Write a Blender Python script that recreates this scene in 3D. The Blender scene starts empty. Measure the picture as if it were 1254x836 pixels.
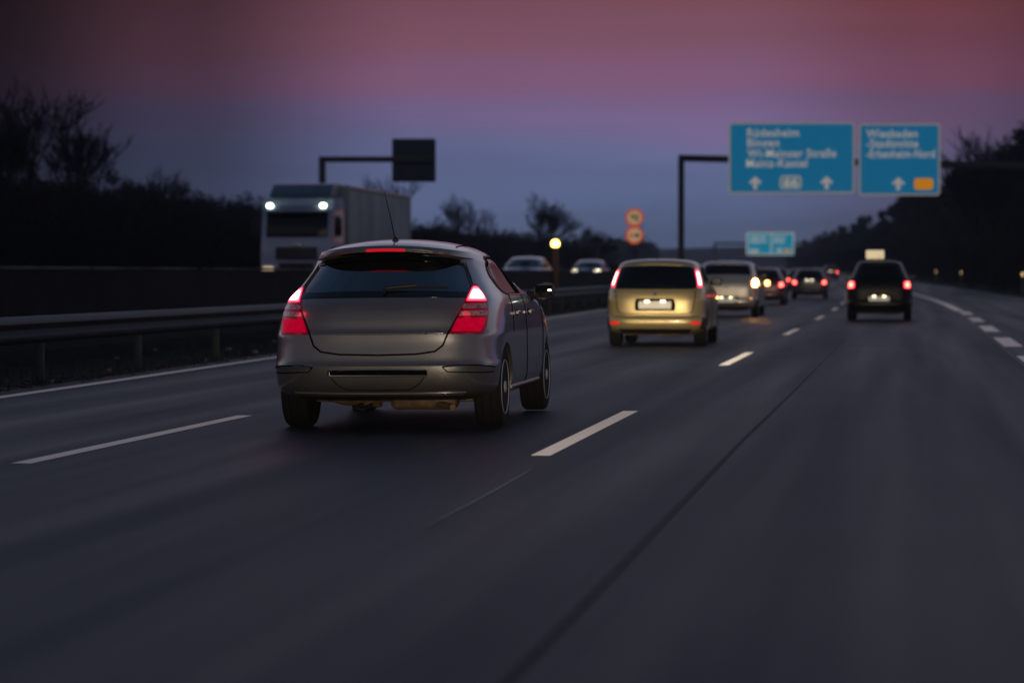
import bpy, bmesh, math, random
import numpy as np
from mathutils import Vector, Matrix
R = math.radians
random.seed(7); np.random.seed(7)
scene = bpy.context.scene
C = scene.collection

# ------------------------------------------------------------------ camera
TH = math.atan(0.148)
FPX = 3300.0
cam_d = bpy.data.cameras.new("camera"); cam = bpy.data.objects.new("camera", cam_d); C.objects.link(cam)
cam.location = (0, 0, 1.245)
cam.rotation_euler = (R(90) - math.atan(84 / FPX), 0, TH)
cam_d.sensor_width = 36; cam_d.lens = FPX / 1254 * 36
cam_d.clip_start = 0.2; cam_d.clip_end = 6000
cam_d.dof.use_dof = True; cam_d.dof.focus_distance = 22.6; cam_d.dof.aperture_fstop = 1.9
scene.camera = cam
scene.view_settings.view_transform = 'Standard'; scene.view_settings.look = 'None'
scene.view_settings.exposure = 0.0; scene.view_settings.gamma = 1.0
scene.view_settings.use_curve_mapping = False
try:
    scene.cycles.use_denoising = True
    scene.cycles.max_bounces = 6; scene.cycles.transparent_max_bounces = 12
    scene.cycles.volume_bounces = 0
    scene.cycles.sample_clamp_indirect = 4.0
    scene.cycles.caustics_reflective = False; scene.cycles.caustics_refractive = False
except Exception: pass

# ------------------------------------------------------------------ dusk sky
w = bpy.data.worlds.new("World"); scene.world = w; w.use_nodes = True
nt = w.node_tree; N = nt.nodes; L = nt.links
bg = N['Background']; out = N['World Output']
tc = N.new('ShaderNodeTexCoord'); sep = N.new('ShaderNodeSeparateXYZ')
L.new(tc.outputs['Generated'], sep.inputs[0])
def wm(op, a, b=None, clamp=False):
    n = N.new('ShaderNodeMath'); n.operation = op; n.use_clamp = clamp
    for i, v in enumerate((a, b)):
        if v is None: continue
        if isinstance(v, (int, float)): n.inputs[i].default_value = v
        else: L.new(v, n.inputs[i])
    return n.outputs[0]
cm = N.new('ShaderNodeMapping'); cm.inputs['Scale'].default_value = (3.0, 3.0, 26.0); cm.inputs['Location'].default_value = (1.3, .4, 0)
L.new(tc.outputs['Generated'], cm.inputs[0])
cn = N.new('ShaderNodeTexNoise'); cn.inputs['Scale'].default_value = 1.6; cn.inputs['Detail'].default_value = 5
L.new(cm.outputs[0], cn.inputs['Vector'])
zz = wm('ADD', sep.outputs[2], wm('MULTIPLY', wm('SUBTRACT', cn.outputs[0], .5), .034))
t = wm('SQRT', wm('MAXIMUM', zz, 0.0))
cr = N.new('ShaderNodeValToRGB'); cr.color_ramp.interpolation = 'EASE'
ramp = [(0.0, (.070, .105, .19)), (.10, (.095, .130, .235)), (.16, (.112, .148, .285)), (.205, (.126, .144, .288)),
        (.24, (.165, .122, .255)), (.265, (.205, .098, .185)), (.30, (.195, .078, .115)), (.325, (.175, .062, .078)), (.35, (.21, .11, .14)),
        (.40, (.38, .34, .40)), (.54, (.34, .34, .44)), (.68, (.12, .15, .25)), (.82, (.050, .090, .17)), (1.0, (.045, .085, .165))]
e = cr.color_ramp.elements
e[0].position = ramp[0][0]; e[0].color = ramp[0][1] + (1,)
e[1].position = ramp[-1][0]; e[1].color = ramp[-1][1] + (1,)
for p, c in ramp[1:-1]:
    k = e.new(p); k.color = c + (1,)
L.new(t, cr.inputs[0])
# brightness along the horizon: lens vignette put into the sky, darker left and right
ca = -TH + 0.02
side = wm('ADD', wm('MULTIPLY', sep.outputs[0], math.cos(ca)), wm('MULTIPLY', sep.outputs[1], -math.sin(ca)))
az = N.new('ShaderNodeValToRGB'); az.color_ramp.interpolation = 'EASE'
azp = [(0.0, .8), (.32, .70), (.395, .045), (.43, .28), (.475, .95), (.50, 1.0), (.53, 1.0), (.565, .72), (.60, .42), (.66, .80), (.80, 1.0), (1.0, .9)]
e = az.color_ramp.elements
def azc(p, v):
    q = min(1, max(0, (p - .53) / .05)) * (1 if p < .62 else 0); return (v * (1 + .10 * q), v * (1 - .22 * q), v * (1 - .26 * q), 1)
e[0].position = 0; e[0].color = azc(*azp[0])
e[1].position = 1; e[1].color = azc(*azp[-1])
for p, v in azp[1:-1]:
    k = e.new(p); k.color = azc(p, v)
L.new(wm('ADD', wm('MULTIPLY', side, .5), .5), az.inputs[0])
# away from the low band of the sky the azimuth matters less
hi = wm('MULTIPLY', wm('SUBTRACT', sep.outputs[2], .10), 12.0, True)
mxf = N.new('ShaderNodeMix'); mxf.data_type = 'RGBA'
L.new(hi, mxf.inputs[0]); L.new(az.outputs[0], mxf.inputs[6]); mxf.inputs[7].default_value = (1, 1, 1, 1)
fwd = wm('ADD', wm('MULTIPLY', sep.outputs[1], math.cos(TH)), wm('MULTIPLY', sep.outputs[0], -math.sin(TH)))
back = wm('ADD', .38, wm('MULTIPLY', wm('ADD', wm('MULTIPLY', fwd, 1.2), .4, True), .62))
cl = wm('ADD', .70, wm('MULTIPLY', cn.outputs[0], .60))
mul = N.new('ShaderNodeVectorMath'); mul.operation = 'SCALE'
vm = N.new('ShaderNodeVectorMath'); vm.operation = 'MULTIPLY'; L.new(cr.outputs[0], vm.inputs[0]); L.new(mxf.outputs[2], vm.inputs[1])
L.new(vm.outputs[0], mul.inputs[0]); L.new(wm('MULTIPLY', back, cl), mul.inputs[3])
grd = N.new('ShaderNodeMix'); grd.data_type = 'RGBA'
L.new(wm('MULTIPLY', wm('ADD', sep.outputs[2], .004), 400.0, True), grd.inputs[0])
grd.inputs[6].default_value = (.012, .015, .022, 1); L.new(mul.outputs[0], grd.inputs[7])
SUN_EL, SUN_ROT = R(1.0), R(195)
sky = N.new('ShaderNodeTexSky'); sky.sky_type = 'NISHITA'; sky.sun_disc = False
sky.sun_elevation = SUN_EL; sky.sun_rotation = SUN_ROT
sks = N.new('ShaderNodeVectorMath'); sks.operation = 'SCALE'; sks.inputs[3].default_value = 0.001
L.new(sky.outputs[0], sks.inputs[0])
add = N.new('ShaderNodeVectorMath'); add.operation = 'ADD'
L.new(grd.outputs[2], add.inputs[0]); L.new(sks.outputs[0], add.inputs[1])
L.new(add.outputs[0], bg.inputs[0]); bg.inputs[1].default_value = 1.06

sd = bpy.data.lights.new("afterglow_sun", 'SUN'); sd.energy = 0.10; sd.angle = R(20); sd.color = (1, .72, .66)
so = bpy.data.objects.new("afterglow_sun", sd); C.objects.link(so)
sd.energy = .05
so.rotation_euler = (R(82), 0, R(195 - 180))   # low, from behind the camera

# ------------------------------------------------------------------ helpers
def link(o, parent=None):
    C.objects.link(o)
    if parent is not None: o.parent = parent
    return o
def mesh_obj(name, V, F, mat=None, parent=None, smooth=None):
    me = bpy.data.meshes.new(name)
    me.from_pydata([tuple(map(float, v)) for v in V], [], [tuple(map(int, f)) for f in F]); me.update()
    if mat: me.materials.append(mat)
    o = link(bpy.data.objects.new(name, me), parent)
    if smooth is not None:
        me.shade_smooth(); me.set_sharp_from_angle(angle=R(smooth))
    return o
def bm_obj(name, bm, mat=None, parent=None, smooth=None):
    me = bpy.data.meshes.new(name); bm.to_mesh(me); bm.free()
    if mat: me.materials.append(mat)
    o = link(bpy.data.objects.new(name, me), parent)
    if smooth is not None:
        me.shade_smooth(); me.set_sharp_from_angle(angle=R(smooth))
    return o
def empty(name, loc=(0, 0, 0), rz=0.0):
    o = bpy.data.objects.new(name, None); C.objects.link(o)
    o.location = loc; o.rotation_euler = (0, 0, rz); o.empty_display_size = .2
    return o
def tag(o, label=None, cat=None, group=None, kind=None):
    if label: o['label'] = label
    if cat: o['category'] = cat
    if group: o['group'] = group
    if kind: o['kind'] = kind
    return o
def copy_tree(o, parent=None):
    c = o.copy(); C.objects.link(c)
    if parent is not None: c.parent = parent
    for ch in list(o.children): copy_tree(ch, c)
    return c
def add_box(bm, c, s, bevel=0.0, seg=2, M=None):
    r = bmesh.ops.create_cube(bm, size=1.0)
    vs = r['verts']
    for v in vs: v.co = Vector((v.co.x * s[0] + c[0], v.co.y * s[1] + c[1], v.co.z * s[2] + c[2]))
    if bevel > 0:
        es = list({ed for v in vs for ed in v.link_edges})
        r2 = bmesh.ops.bevel(bm, geom=es, offset=bevel, segments=seg, profile=.5, affect='EDGES')
        vs = list({v for f in r2['faces'] for v in f.verts} | {v for v in vs if v.is_valid})
    if M is not None:
        for v in vs: v.co = M @ v.co
def box(name, c, s, mat, parent=None, bevel=0.0, seg=2):
    bm = bmesh.new(); add_box(bm, c, s, bevel, seg)
    return bm_obj(name, bm, mat, parent, 35 if bevel else None)
def tube_vf(pts, rad, n=8, caps=True):
    pts = [Vector(p) for p in pts]
    if isinstance(rad, (int, float)): rad = [rad] * len(pts)
    V = []; F = []; up = None
    for i, p in enumerate(pts):
        d = (pts[min(i + 1, len(pts) - 1)] - pts[max(i - 1, 0)]).normalized()
        a = Vector((0, 0, 1)) if abs(d.z) < .9 else Vector((1, 0, 0))
        u = d.cross(a).normalized() if up is None else (up - d * up.dot(d)).normalized()
        up = u; v = d.cross(u)
        for k in range(n):
            an = 2 * math.pi * k / n
            V.append(p + (u * math.cos(an) + v * math.sin(an)) * rad[i])
        if i:
            for k in range(n):
                a0 = (i - 1) * n + k; a1 = (i - 1) * n + (k + 1) % n
                F.append((a0, a1, a1 + n, a0 + n))
    if caps:
        F.append(tuple(range(n))[::-1]); F.append(tuple(range((len(pts) - 1) * n, len(pts) * n)))
    return V, F
def tube(name, pts, rad, mat, parent=None, n=8):
    V, F = tube_vf(pts, rad, n); return mesh_obj(name, V, F, mat, parent, 50)
def lathe_x(profile, n=48):
    """profile: list of (x, r) revolved about the x axis"""
    V = []; F = []
    for (x, r) in profile:
        for k in range(n):
            a = 2 * math.pi * k / n; V.append((x, r * math.cos(a), r * math.sin(a)))
    m = len(profile)
    for i in range(m - 1):
        for k in range(n):
            a0 = i * n + k; a1 = i * n + (k + 1) % n
            F.append((a0, a1, a1 + n, a0 + n))
    F.append(tuple(range(n))[::-1]); F.append(tuple(range((m - 1) * n, m * n)))
    return V, F

# ------------------------------------------------------------------ materials
def mat(name, col, rough=.5, metal=0.0, spec=.5, coat=0.0, emis=None, estr=0.0, noise=None, bump=None, alpha=1.0, trans=0.0):
    m = bpy.data.materials.new(name); m.use_nodes = True
    t_ = m.node_tree; p = t_.nodes['Principled BSDF']
    p.inputs['Base Color'].default_value = tuple(col) + (1,)
    p.inputs['Roughness'].default_value = rough; p.inputs['Metallic'].default_value = metal
    p.inputs['Specular IOR Level'].default_value = spec; p.inputs['Coat Weight'].default_value = coat
    p.inputs['Coat Roughness'].default_value = .05
    p.inputs['Alpha'].default_value = alpha; p.inputs['Transmission Weight'].default_value = trans
    if emis:
        p.inputs['Emission Color'].default_value = tuple(emis) + (1,); p.inputs['Emission Strength'].default_value = estr
    tcn = t_.nodes.new('ShaderNodeTexCoord')
    if noise:   # (scale, amount, colour2, roughness amount)
        nz = t_.nodes.new('ShaderNodeTexNoise'); nz.inputs['Scale'].default_value = noise[0]; nz.inputs['Detail'].default_value = 6
        t_.links.new(tcn.outputs['Object'], nz.inputs['Vector'])
        rp = t_.nodes.new('ShaderNodeValToRGB')
        rp.color_ramp.elements[0].position = .5 - .5 / max(noise[1], .01) * .4; rp.color_ramp.elements[1].position = .5 + .5 / max(noise[1], .01) * .4
        rp.color_ramp.elements[0].color = tuple(noise[2]) + (1,); rp.color_ramp.elements[1].color = tuple(col) + (1,)
        t_.links.new(nz.outputs[0], rp.inputs[0]); t_.links.new(rp.outputs[0], p.inputs['Base Color'])
        if len(noise) > 3:
            mr = t_.nodes.new('ShaderNodeMapRange'); mr.inputs[3].default_value = rough - noise[3]; mr.inputs[4].default_value = rough + noise[3]
            t_.links.new(nz.outputs[0], mr.inputs[0]); t_.links.new(mr.outputs[0], p.inputs['Roughness'])
    if bump:    # (scale, strength, distance)
        nb = t_.nodes.new('ShaderNodeTexNoise'); nb.inputs['Scale'].default_value = bump[0]; nb.inputs['Detail'].default_value = 4
        t_.links.new(tcn.outputs['Object'], nb.inputs['Vector'])
        b = t_.nodes.new('ShaderNodeBump'); b.inputs['Strength'].default_value = bump[1]; b.inputs['Distance'].default_value = bump[2]
        t_.links.new(nb.outputs[0], b.inputs['Height']); t_.links.new(b.outputs[0], p.inputs['Normal'])
    return m
def glass_mat(name, tint=(.25, .33, .35), refl=1.0, ior=1.7):
    m = bpy.data.materials.new(name); m.use_nodes = True
    t_ = m.node_tree; t_.nodes.clear()
    o = t_.nodes.new('ShaderNodeOutputMaterial'); g = t_.nodes.new('ShaderNodeBsdfGlossy'); g.inputs['Roughness'].default_value = .02
    g.inputs['Color'].default_value = (refl, refl, refl, 1)
    tr = t_.nodes.new('ShaderNodeBsdfTransparent'); tr.inputs[0].default_value = tuple(tint) + (1,)
    f = t_.nodes.new('ShaderNodeFresnel'); f.inputs[0].default_value = ior
    mx = t_.nodes.new('ShaderNodeMixShader')
    t_.links.new(f.outputs[0], mx.inputs[0]); t_.links.new(tr.outputs[0], mx.inputs[1]); t_.links.new(g.outputs[0], mx.inputs[2])
    t_.links.new(mx.outputs[0], o.inputs[0]); return m

M = {}
def asphalt(name, c1, c2, rough):
    m = bpy.data.materials.new(name); m.use_nodes = True
    t_ = m.node_tree; nn = t_.nodes; ll = t_.links; p = nn['Principled BSDF']
    tcn = nn.new('ShaderNodeTexCoord')
    def noise(sc, mapping=None, det=5):
        z = nn.new('ShaderNodeTexNoise'); z.inputs['Scale'].default_value = sc; z.inputs['Detail'].default_value = det
        if mapping:
            mp = nn.new('ShaderNodeMapping'); mp.inputs['Scale'].default_value = mapping
            ll.new(tcn.outputs['Object'], mp.inputs[0]); ll.new(mp.outputs[0], z.inputs['Vector'])
        else: ll.new(tcn.outputs['Object'], z.inputs['Vector'])
        return z.outputs[0]
    big = noise(.35); streak = noise(1.0, (1.6, .035, 1)); grain = noise(140, None, 3)
    def mth(op, a, b):
        n = nn.new('ShaderNodeMath'); n.operation = op
        for i, v in enumerate((a, b)):
            if isinstance(v, (int, float)): n.inputs[i].default_value = v
            else: ll.new(v, n.inputs[i])
        return n.outputs[0]
    s = mth('ADD', mth('ADD', mth('MULTIPLY', big, .30), mth('MULTIPLY', streak, .45)), mth('MULTIPLY', grain, .25))
    rp = nn.new('ShaderNodeValToRGB'); rp.color_ramp.elements[0].position = .36; rp.color_ramp.elements[1].position = .64
    rp.color_ramp.elements[0].color = tuple(c1) + (1,); rp.color_ramp.elements[1].color = tuple(c2) + (1,)
    ll.new(s, rp.inputs[0]); ll.new(rp.outputs[0], p.inputs['Base Color'])
    mr = nn.new('ShaderNodeMapRange'); mr.inputs[1].default_value = .3; mr.inputs[2].default_value = .7
    mr.inputs[3].default_value = rough - .08; mr.inputs[4].default_value = rough + .10
    ll.new(streak, mr.inputs[0]); ll.new(mr.outputs[0], p.inputs['Roughness'])
    b = nn.new('ShaderNodeBump'); b.inputs['Strength'].default_value = .5; b.inputs['Distance'].default_value = .006
    ll.new(grain, b.inputs['Height']); ll.new(b.outputs[0], p.inputs['Normal'])
    p.inputs['Specular IOR Level'].default_value = .12
    return m
M['asphalt'] = asphalt('asphalt', (.014, .020, .025), (.040, .051, .059), .52)
M['asphalt_far'] = asphalt('asphalt_old', (.04, .04, .042), (.06, .06, .062), .6)
M['paint_line'] = mat('road_paint', (.84, .82, .78), .7, noise=(9, 1.5, (.66, .64, .60)), bump=(90, .3, .003))
for k_ in ('paint_line',):
    M[k_].node_tree.nodes['Principled BSDF'].inputs['Sheen Weight'].default_value = .9
    M[k_].node_tree.nodes['Principled BSDF'].inputs['Sheen Roughness'].default_value = .35
M['paint_worn'] = mat('road_paint_worn', (.42, .41, .40), .8, noise=(30, 2, (.22, .22, .22)))
M['tar'] = mat('tar_joint', (.013, .018, .022), .7, noise=(6, 1, (.030, .038, .045)), spec=.12)
M['soil'] = mat('soil_grass', (.020, .019, .014), .95, noise=(1.5, 1.5, (.009, .010, .006)), bump=(12, .8, .05), spec=.1)
M['galv'] = mat('galvanised_steel', (.052, .056, .068), .6, .5, noise=(3, 1.2, (.030, .033, .040), .1))
M['darksteel'] = mat('dark_green_steel', (.035, .05, .05), .55, .2, noise=(2, 1, (.022, .032, .032)))
M['concrete'] = mat('dark_concrete', (.012, .012, .014), .9, noise=(1.2, 1.5, (.006, .006, .007)), bump=(25, .4, .01), spec=.2)
M['cap'] = mat('pale_concrete_cap', (.075, .075, .075), .85, noise=(.5, 3, (.012, .012, .012)))
M['bark'] = mat('bark', (.030, .025, .021), .95, noise=(4, 1.5, (.016, .013, .011)), spec=.1)
M['twig'] = mat('twigs', (.022, .019, .017), .95, spec=.1, noise=(2, 1.5, (.012, .011, .010)))
M['leafdark'] = mat('dark_leaves', (.022, .030, .016), .85, spec=.15, noise=(.8, 2, (.010, .014, .009)))
M['leafbrown'] = mat('fallen_leaves', (.13, .075, .04), .85, noise=(3, 2, (.05, .035, .02)))
M['sign_blue'] = mat('sign_blue', (.004, .16, .36), .45, emis=(.0, .135, .27), estr=.62, noise=(.5, 1, (.004, .14, .32)))  # sign materials emit in place of headlamp light their sheeting would return
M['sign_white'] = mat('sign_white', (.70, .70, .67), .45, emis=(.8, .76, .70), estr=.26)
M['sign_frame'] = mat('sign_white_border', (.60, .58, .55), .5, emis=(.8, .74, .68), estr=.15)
M['sign_orange'] = mat('sign_orange', (.80, .30, .01), .45, emis=(.85, .30, .0), estr=.45)
M['sign_black'] = mat('sign_black', (.02, .02, .02), .5)
M['sign_red'] = mat('sign_red', (.60, .04, .02), .4, emis=(.9, .12, .03), estr=.35)
M['sign_face'] = mat('sign_round_face', (.70, .62, .45), .4, emis=(.9, .60, .30), estr=.30)
M['sign_back'] = mat('sign_back_grey', (.018, .045, .070), .6, .2, noise=(1, 1, (.014, .035, .055)))
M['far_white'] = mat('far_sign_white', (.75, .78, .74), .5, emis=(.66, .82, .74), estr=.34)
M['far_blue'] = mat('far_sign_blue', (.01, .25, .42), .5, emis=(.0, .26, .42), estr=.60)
M['tyre'] = mat('tyre_rubber', (.009, .009, .009), .85, spec=.12, bump=(60, .3, .004))
M['rim'] = mat('alloy_rim', (.30, .33, .38), .6, .3)
M['rim_dark'] = mat('rim_recess', (.02, .02, .022), .6, .4)
M['blackplastic'] = mat('black_plastic', (.014, .014, .015), .5, spec=.4)
M['cabin'] = mat('cabin_trim', (.010, .012, .015), .9)
M['seatcloth'] = mat('seat_cloth', (.012, .015, .02), .95)
M['chrome'] = mat('chrome', (.75, .72, .66), .12, 1.0)
M['seam'] = mat('panel_gap', (.003, .003, .003), .9, spec=.03)
M['rust'] = mat('underbody_metal', (.16, .10, .055), .7, .4, noise=(12, 1.5, (.07, .045, .03)))
M['glass'] = glass_mat('car_glass', (.6, .72, .75))
M['glass_rear'] = glass_mat('tinted_rear_glass', (.45, .72, .85), .95, 2.5)
M['glass_dark'] = mat('dark_glass', (.004, .006, .010), .05, 0, .35)
M['mirrorglass'] = mat('mirror_glass', (.02, .03, .04), .35, 0, .3)
M['tail_bright'] = mat('brake_lamp_lit', (.8, .1, .1), .2, emis=(1.0, .38, .34), estr=8.0)
M['tail_halo'] = mat('tail_lamp_lit_edge', (.6, .02, .03), .2, emis=(1.0, .02, .07), estr=2.2)
M['tail_glow'] = mat('tail_lens_glowing', (.22, .0, .01), .4, spec=.04, emis=(1.0, .0, .05), estr=.34, noise=(24, 1.5, (.06, .0, .003)))
M['tail_red'] = mat('tail_lens_red', (.16, .0, .006), .2, spec=.25, coat=.3, emis=(.8, .0, .04), estr=.05)
M['tail_clear'] = mat('tail_lens_clear', (.34, .28, .30), .2, .3, coat=.6, noise=(40, 1.5, (.14, .09, .10)))
M['tail_mid'] = mat('brake_lamp_lit_ring', (.7, .05, .06), .3, emis=(1.0, .10, .13), estr=4.0)
M['tail_far'] = mat('tail_lamp_distant', (.7, .05, .04), .3, emis=(1.0, .13, .08), estr=8.0)
M['third'] = mat('third_brake_lens', (.5, .01, .02), .15, coat=1, emis=(1.0, .01, .03), estr=.42)
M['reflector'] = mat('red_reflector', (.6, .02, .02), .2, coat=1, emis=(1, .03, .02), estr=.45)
M['amber'] = mat('indicator_lit', (.9, .4, .05), .3, emis=(1.0, .42, .10), estr=80.0)
M['amber_small'] = mat('amber_repeater_and_glint', (.9, .4, .05), .3, emis=(1.0, .45, .12), estr=9.0)
M['plate'] = mat('plate_white', (.80, .78, .72), .4, emis=(1, .9, .7), estr=.12)
M['plate_lamp'] = mat('plate_lamp', (1, 1, .9), .3, emis=(1, .85, .55), estr=6.0)
M['headlamp'] = mat('headlamp_lit', (1, 1, .9), .2, emis=(1, .86, .55), estr=9.0)
M['marker'] = mat('cab_marker_and_glint_lit', (1, 1, .9), .2, emis=(.80, 1.0, .74), estr=9.0)
M['warn'] = mat('yellow_lamp_lit', (1, .9, .4), .3, emis=(1, .72, .16), estr=7.0)
M['orangepost'] = mat('orange_post', (.20, .08, .03), .6)
M['taxi'] = mat('roof_sign_lit', (.85, .75, .5), .4, emis=(1, .78, .46), estr=.60)
M['deline'] = mat('white_post', (.20, .20, .20), .5)
M['deline_refl'] = mat('post_reflector', (.9, .6, .3), .2, emis=(1, .62, .30), estr=2.2)  # emission put in for headlamp light bouncing off the reflector

# ------------------------------------------------------------------ the road's course
def cx(y):
    if y < 70: return 0.0
    if y < 300: return -(y - 70) ** 2 / 6000
    return -(230 ** 2) / 6000 - (y - 300) * 230 / 3000
def rz(y):
    if y < 120: return 0.0
    if y < 300: return (y - 120) ** 2 / 52000
    if y < 700: return 180 ** 2 / 52000 + (y - 300) * 180 / 26000 - (y - 300) ** 2 * (180 / 26000) / 800
    return 180 ** 2 / 52000 + 400 * 180 / 26000 / 2
def head(y): return math.atan((cx(y + .5) - cx(y - .5)))   # dx/dy
def interp(y, pts):
    return float(np.interp(y, [p[0] for p in pts], [p[1] for p in pts]))
def x_solid(y): return interp(y, [(0, -8.85), (26, -9.0), (40, -9.28), (92, -10.12), (150, -10.3)]) + cx(y)
def x_rail(y): return interp(y, [(0, -9.86), (42, -9.90), (70, -10.6), (100, -11.35), (150, -11.7)]) + cx(y)
def x_bar(y): return -12.7 + cx(y)
OPP_Z = .5
def world_at(px, Z):            # ground point seen in column px of the photograph at depth Z
    Xc = (px - 627) * Z / FPX
    return Xc * math.cos(TH) - Z * math.sin(TH), Xc * math.sin(TH) + Z * math.cos(TH)

ys = [-60, -30, -10] + list(range(0, 300, 5)) + list(range(300, 900, 20)) + list(range(900, 2100, 100))
def strip(name, xa, xb, zoff, m, y0=-60, y1=1900, lift=0.0, cols=1):
    yy = sorted({y0, y1} | {y for y in ys if y0 < y < y1})
    V = []; F = []
    for y in yy:
        a = xa(y) if callable(xa) else xa + cx(y); b = xb(y) if callable(xb) else xb + cx(y)
        for k in range(cols + 1): V.append((a + (b - a) * k / cols, y, rz(y) + zoff))
    for i in range(len(yy) - 1):
        for k in range(cols):
            p = i * (cols + 1) + k; F.append((p, p + 1, p + cols + 2, p + cols + 1))
    return mesh_obj(name, V, F, m)
# ground sheet with the banks and the raised opposite side
gx = [(-1150, 5), (-600, 4), (-120, 2.5), (-60, 2.2), (-40, 1.9), (-33, 1.3), (-29, .5), (-27, .46), (-13.4, .46), (-12.9, .44), (-12.2, -.02), (-11.0, -.03), (-9.0, -.03),
      (5.5, -.03), (7.0, .02), (8.5, .14), (14, .3), (22, .9), (60, 2), (300, 3), (1150, 5)]
V = []; F = []
gy = [-80, -30, 0] + list(range(10, 300, 10)) + list(range(300, 900, 25)) + [1000, 1200, 1500, 1800, 2180]
for y in gy:
    for (x, z) in gx:
        V.append((x + (cx(y) if y < 1400 else cx(1400)), y, rz(y) + z))
n = len(gx)
for i in range(len(gy) - 1):
    for k in range(n - 1): F.append((i * n + k, i * n + k + 1, (i + 1) * n + k + 1, (i + 1) * n + k))
tag(mesh_obj('ground', V, F, M['soil']), kind='structure')
tag(strip('road', lambda y: x_solid(y) - .42, 6.3, 0.0, M['asphalt'], cols=4), kind='structure')
tag(strip('opposite_road', -26.5, -13.3, OPP_Z, M['asphalt_far']), kind='structure')
# markings
tag(strip('edge_line', lambda y: x_solid(y) - .08, lambda y: x_solid(y) + .09, .004, M['paint_line'], y0=2, y1=900), kind='structure')
def dash(name, x, y0, y1, wd, m=None):
    tag(strip(name, x - wd / 2, x + wd / 2, .004, m or M['paint_line'], y0=y0, y1=y1), kind='structure')
def P2(px, py):      # ground point of a pixel
    Z = FPX * 1.245 / (py - 334); return world_at(px, Z)
y_main = P2(662, 558.5)[1]
for k in range(-1, 22):
    a = y_main + 18.05 * k; dash('lane_dash', -2.49, a, a + 6.0, .135)
y_left = P2(18, 568)[1]
for k in range(-1, 22):
    a = y_left + 18.05 * k; dash('lane_dash', -5.74, a, a + 6.0, .135)
yb = P2(1236, 424.5)[1]
for k in range(-2, 4):
    a = yb + 11.6 * k; dash('block_marking', 1.72, a, a + 6.4, .32)
a = yb + 11.6 * 4
tag(strip('exit_line', lambda y: interp(y, [(80, 1.52), (110, 1.44), (150, 1.3)]) + cx(y), lambda y: interp(y, [(80, 1.80), (110, 1.74), (150, 1.6)]) + cx(y), .004, M['paint_line'], y0=a - 4, y1=700), kind='structure')
tag(strip('shoulder_line', 5.6, 5.75, .004, M['paint_worn'], y0=5, y1=600), kind='structure')
tag(strip('opposite_line', -25.2, -25.05, OPP_Z + .004, M['paint_line'], y0=5, y1=600), kind='structure')
tag(strip('opposite_edge_line', -13.95, -13.8, OPP_Z + .004, M['paint_line'], y0=5, y1=600), kind='structure')
# tar joints and the leftover sliver of an old line
def wavy(x0, amp, ph): return lambda y: x0 + amp * math.sin(y * .21 + ph) + amp * .6 * math.sin(y * .83 + ph) + cx(y)
f1 = wavy(-1.22, .009, .4)
tag(strip('tar_joint', lambda y: f1(y) - interp(y, [(8, .026), (20, .016), (40, .008), (60, .005)]), lambda y: f1(y) + interp(y, [(8, .026), (20, .016), (40, .008), (60, .005)]), .003, M['tar'], y0=4, y1=230), kind='structure')
tag(strip('tar_seam', 1.50, 1.522, .003, M['paint_worn'], y0=15, y1=75), kind='structure')
V = [(-2.352, 13.0, .004), (-2.342, 13.0, .004), (-2.355, 14.6, .004), (-2.335, 14.6, .004), (-2.372, 16.3, .004), (-2.350, 16.3, .004), (-2.372, 16.9, .004), (-2.368, 16.9, .004)]
tag(mesh_obj('worn_paint_line', V, [(0, 1, 3, 2), (2, 3, 5, 4), (4, 5, 7, 6)], M['paint_worn']), kind='structure')

# ------------------------------------------------------------------ car bodies from stacked plan outlines
def pchip(xs, fs, x):
    xs = np.asarray(xs, float); fs = np.asarray(fs, float); x = np.clip(np.asarray(x, float), xs[0], xs[-1])
    h = np.diff(xs); d = np.diff(fs) / h; m = np.zeros_like(fs)
    for i in range(1, len(xs) - 1):
        if d[i - 1] * d[i] > 0:
            w1 = 2 * h[i] + h[i - 1]; w2 = h[i] + 2 * h[i - 1]; m[i] = (w1 + w2) / (w1 / d[i - 1] + w2 / d[i])
    m[0] = d[0]; m[-1] = d[-1]
    i = np.clip(np.searchsorted(xs, x) - 1, 0, len(xs) - 2); s = (x - xs[i]) / h[i]
    return ((1 + 2 * s) * (1 - s) ** 2 * fs[i] + s * (1 - s) ** 2 * h[i] * m[i] + s * s * (3 - 2 * s) * fs[i + 1] + s * s * (s - 1) * h[i] * m[i + 1])
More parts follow.
